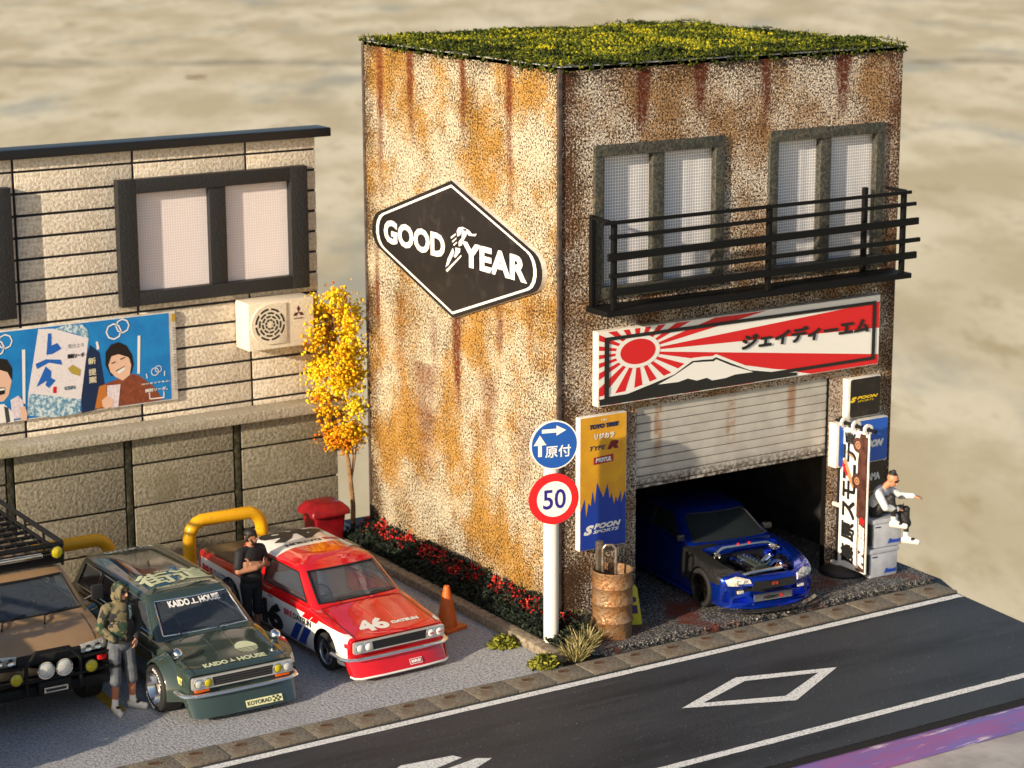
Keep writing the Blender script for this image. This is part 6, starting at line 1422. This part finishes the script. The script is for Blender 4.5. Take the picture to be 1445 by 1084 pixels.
BLKC = mat('black_cloth', (.013, .013, .015), .75, bump=.3, bs=25); DENIM = mat('grey_denim', (.075, .085, .105), .85, col2=(.12, .13, .15), ns=12, bump=.4); SOCK = mat('white_sock', (.72, .70, .66), .8); SHOE = mat('white_shoe', (.62, .58, .50), .6, col2=(.74, .72, .68), ns=10); SHB = mat('shoe_black', (.02, .02, .022), .5); SOLE = mat('sole', (.55, .52, .46), .7)
# -- standing person in camouflage hoodie
P = []
hd, PH_, e3 = head((.0, -.045, 1.585), math.radians(28), math.radians(8), 'skin', 'hair', 'beard')
P += hd+[cap((0, .0, 1.46), (0, -.02, 1.54), .058, .052, 'camo')]
P += [ell(PH_(0, .022, .022), (.098, .100, .118), 'camo', e3), ell(PH_(0, .03, -.06), (.098, .088, .08), 'camo', e3), cap(PH_(-.075, -.045, .055), PH_(-.070, -.04, -.08), .022, .026, 'camo'), cap(PH_(.075, -.045, .055), PH_(.070, -.04, -.08), .022, .026, 'camo'), cap(PH_(-.05, -.055, .10), PH_(.05, -.055, .10), .022, .022, 'camo')]
P += [ell((0, 0, 1.30), (.195, .125, .17), 'camo'), ell((0, -.01, 1.12), (.185, .135, .17), 'camo'), ell((0, -.01, .98), (.175, .13, .09), 'camo'), cap((-.15, 0, 1.39), (.15, 0, 1.39), .075, .075, 'camo')]
P += [cap((-.19, 0, 1.38), (-.265, .03, 1.14), .072, .064, 'camo'), cap((-.265, .03, 1.14), (-.15, -.13, 1.00), .062, .05, 'camo'), cap((.19, 0, 1.38), (.265, .03, 1.14), .072, .064, 'black'), cap((.265, .03, 1.14), (.17, -.10, .98), .062, .048, 'black')]
P += hand((.165, -.11, .965), (-.25, -.2, -1), (.5, -.8, 0), 'skin', .5, 1, .95)
P += [ell((0, .01, .90), (.17, .125, .12), 'denim')]
P += leg((-.09, 0, .86), (-.105, -.02, .50), (-.12, .0, .10), (-.15, -.19, .05), 'denim', 'legs', 'sock', 'shoe', 'sole', .10, .22) + leg((.09, 0, .86), (.12, -.02, .50), (.15, .03, .10), (.25, -.12, .05), 'denim', 'legs', 'sock', 'shoe', 'sole', .10, .22)
P += [ell((-.125, -.09, .085), (.030, .045, .02), 'shoeblack'), ell((.19, -.04, .085), (.035, .035, .02), 'shoeblack')]
def pat(C, idx, keys):
    k = (idx == keys.index('camo')) & (C[:, 0] > .03+.10*(C[:, 2]-1.2)) & (C[:, 2] < 1.44) & (C[:, 1] < .09); idx[k] = keys.index('black')
    k = (idx == keys.index('denim')) & (C[:, 0] < -.01) & (np.abs(C[:, 2]-.64) < .022); idx[k] = keys.index('black')
    return idx
p1 = figure('person', 'person in camouflage hoodie and denim shorts between tan van and green wagon', (-6.47, .46, .006), math.radians(6), P, dict(skin=SK, hair=HR, beard=mat('beard_brown', (.05, .025, .015), .7), lip=LIP, camo=CAMO, black=BLKC, denim=DENIM, legs=SKL, sock=SOCK, shoe=SHOE, shoeblack=SHB, sole=SOLE), 1.02, pattern=pat)
bvp = bvh_of(p1.children[0].data); Mv = frame((0, -1, 0), (0, 0, -1), (1, 0, 0)); dtext('Kaido', Mv, -1.40, .075, .17, .05, mat('print_mint', (.45, .62, .58), .6), p1, bvp, .004, bold=.03, name='print', grid=.03)
# -- standing person with crossed arms
P = []
hd, PH_, e3 = head((0, -.035, 1.60), math.radians(38), math.radians(4), 'skin', 'hair', 'beard')
P += hd+[cap((0, .0, 1.44), (0, -.01, 1.55), .06, .055, 'skin'), ell(PH_(0, .018, .060), (.083, .100, .072), 'hair', e3), cap(PH_(-.07, .03, .03), PH_(-.06, .07, -.04), .03, .03, 'hair'), cap(PH_(.07, .03, .03), PH_(.06, .07, -.04), .03, .03, 'hair')]
P += [ell((0, 0, 1.30), (.20, .125, .17), 'black'), ell((0, -.01, 1.12), (.18, .13, .17), 'black'), ell((0, -.01, .98), (.185, .135, .12), 'black'), cap((-.16, 0, 1.40), (.16, 0, 1.40), .07, .07, 'black')]
P += [cap((-.20, 0, 1.38), (-.265, -.03, 1.20), .078, .070, 'black'), cap((-.265, -.03, 1.20), (-.275, -.05, 1.13), .055, .05, 'skin'), cap((-.275, -.05, 1.13), (-.05, -.185, 1.165), .050, .040, 'skin'), cap((-.05, -.185, 1.165), (.10, -.175, 1.19), .040, .034, 'skin')]
P += [cap((.20, 0, 1.38), (.265, -.03, 1.20), .078, .070, 'black'), cap((.265, -.03, 1.20), (.27, -.06, 1.13), .055, .05, 'skin'), cap((.27, -.06, 1.13), (.02, -.155, 1.21), .050, .040, 'skin'), cap((.02, -.155, 1.21), (-.10, -.13, 1.23), .040, .034, 'skin')]
P += hand((.10, -.175, 1.19), (1, .25, .25), (.1, -1, .1), 'skin', .5, -1) + hand((-.10, -.13, 1.23), (-1, .3, .1), (0, -1, .2), 'skin', .6, 1)
P += [ell((0, .01, .88), (.18, .13, .12), 'short')]
P += leg((-.09, 0, .86), (-.10, -.02, .50), (-.11, .02, .10), (-.14, -.16, .05), 'short', 'skin', 'sock', 'shoeblack', 'sole', .105, .12) + leg((.09, 0, .86), (.10, -.02, .50), (.11, .02, .10), (.14, -.16, .05), 'short', 'skin', 'sock', 'shoeblack', 'sole', .105, .12)
figure('person', 'bearded person in black T-shirt with folded arms beside the red pickup', (-3.86, 2.02, .006), math.radians(14), P, dict(skin=SKD, hair=HR, beard=HR, lip=LIP, black=BLKC, short=mat('black_shorts', (.018, .018, .02), .8), sock=SOCK, shoeblack=SHB, sole=SOLE), .95)
# -- seated person on the boxes (faces -y before turning towards the road corner)
P = []
hd, PH_, e3 = head((.02, -.26, .60), math.radians(-6), math.radians(30), 'skin', 'hair', None)
P += hd+[cap((0, -.13, .46), (.01, -.22, .55), .058, .054, 'skin'), ell(PH_(0, .035, .075), (.060, .085, .050), 'hair', e3), ell(PH_(0, .05, .125), (.032, .036, .030), 'hair', e3), cap(PH_(-.062, -.074, .020), PH_(.062, -.074, .020), .015, .015, 'hair')]
P += [ell((0, .0, .10), (.17, .14, .13), 'pant'), ell((0, -.03, .22), (.165, .125, .15), 'grey'), ell((0, -.09, .36), (.185, .12, .14), 'grey'), cap((-.15, -.10, .42), (.15, -.10, .42), .07, .07, 'grey')]
P += [cap((.19, -.11, .41), (.24, -.32, .30), .070, .060, 'grey'), cap((.24, -.32, .30), (.20, -.54, .33), .058, .046, 'grey'), cap((-.19, -.11, .41), (-.25, -.25, .22), .070, .060, 'grey'), cap((-.25, -.25, .22), (-.08, -.38, .17), .058, .046, 'grey')]
P += hand((.20, -.54, .33), (-.1, -1, -.05), (0, 0, 1), 'skin', .35, -1) + hand((-.08, -.38, .17), (1, -.3, 0), (0, -.3, 1), 'skin', .7, 1)
P += [ell((.0, -.43, .20), (.035, .012, .06), 'hair', (.5, 0, 0))]
P += leg((.10, -.03, .08), (.13, -.46, .12), (.13, -.47, -.32), (.14, -.66, -.36), 'pant', 'pant', 'sock', 'shoe', 'sole', .085, .5) + leg((-.10, -.03, .08), (-.12, -.30, .36), (-.10, -.34, -.02), (-.09, -.53, -.07), 'pant', 'pant', 'sock', 'shoe', 'sole', .085, .5)
P += [ell((.135, -.58, -.345), (.047, .04, .02), 'hair'), ell((-.095, -.45, -.05), (.047, .04, .02), 'hair')]
figure('person', 'person in grey top, black trousers and sunglasses sitting on the boxes', (5.42, -.52, .985), math.radians(30), P, dict(skin=mat('skin_warm', (.50, .22, .12), .5), hair=HR, lip=LIP, grey=mat('grey_cloth', (.50, .52, .55), .8, col2=(.60, .61, .63), ns=14, bump=.3), pant=mat('black_trousers', (.016, .016, .017), .55, bump=.4, bs=18), sock=SOCK, shoe=mat('bright_shoe', (.74, .72, .68), .6), sole=SOLE), .98)
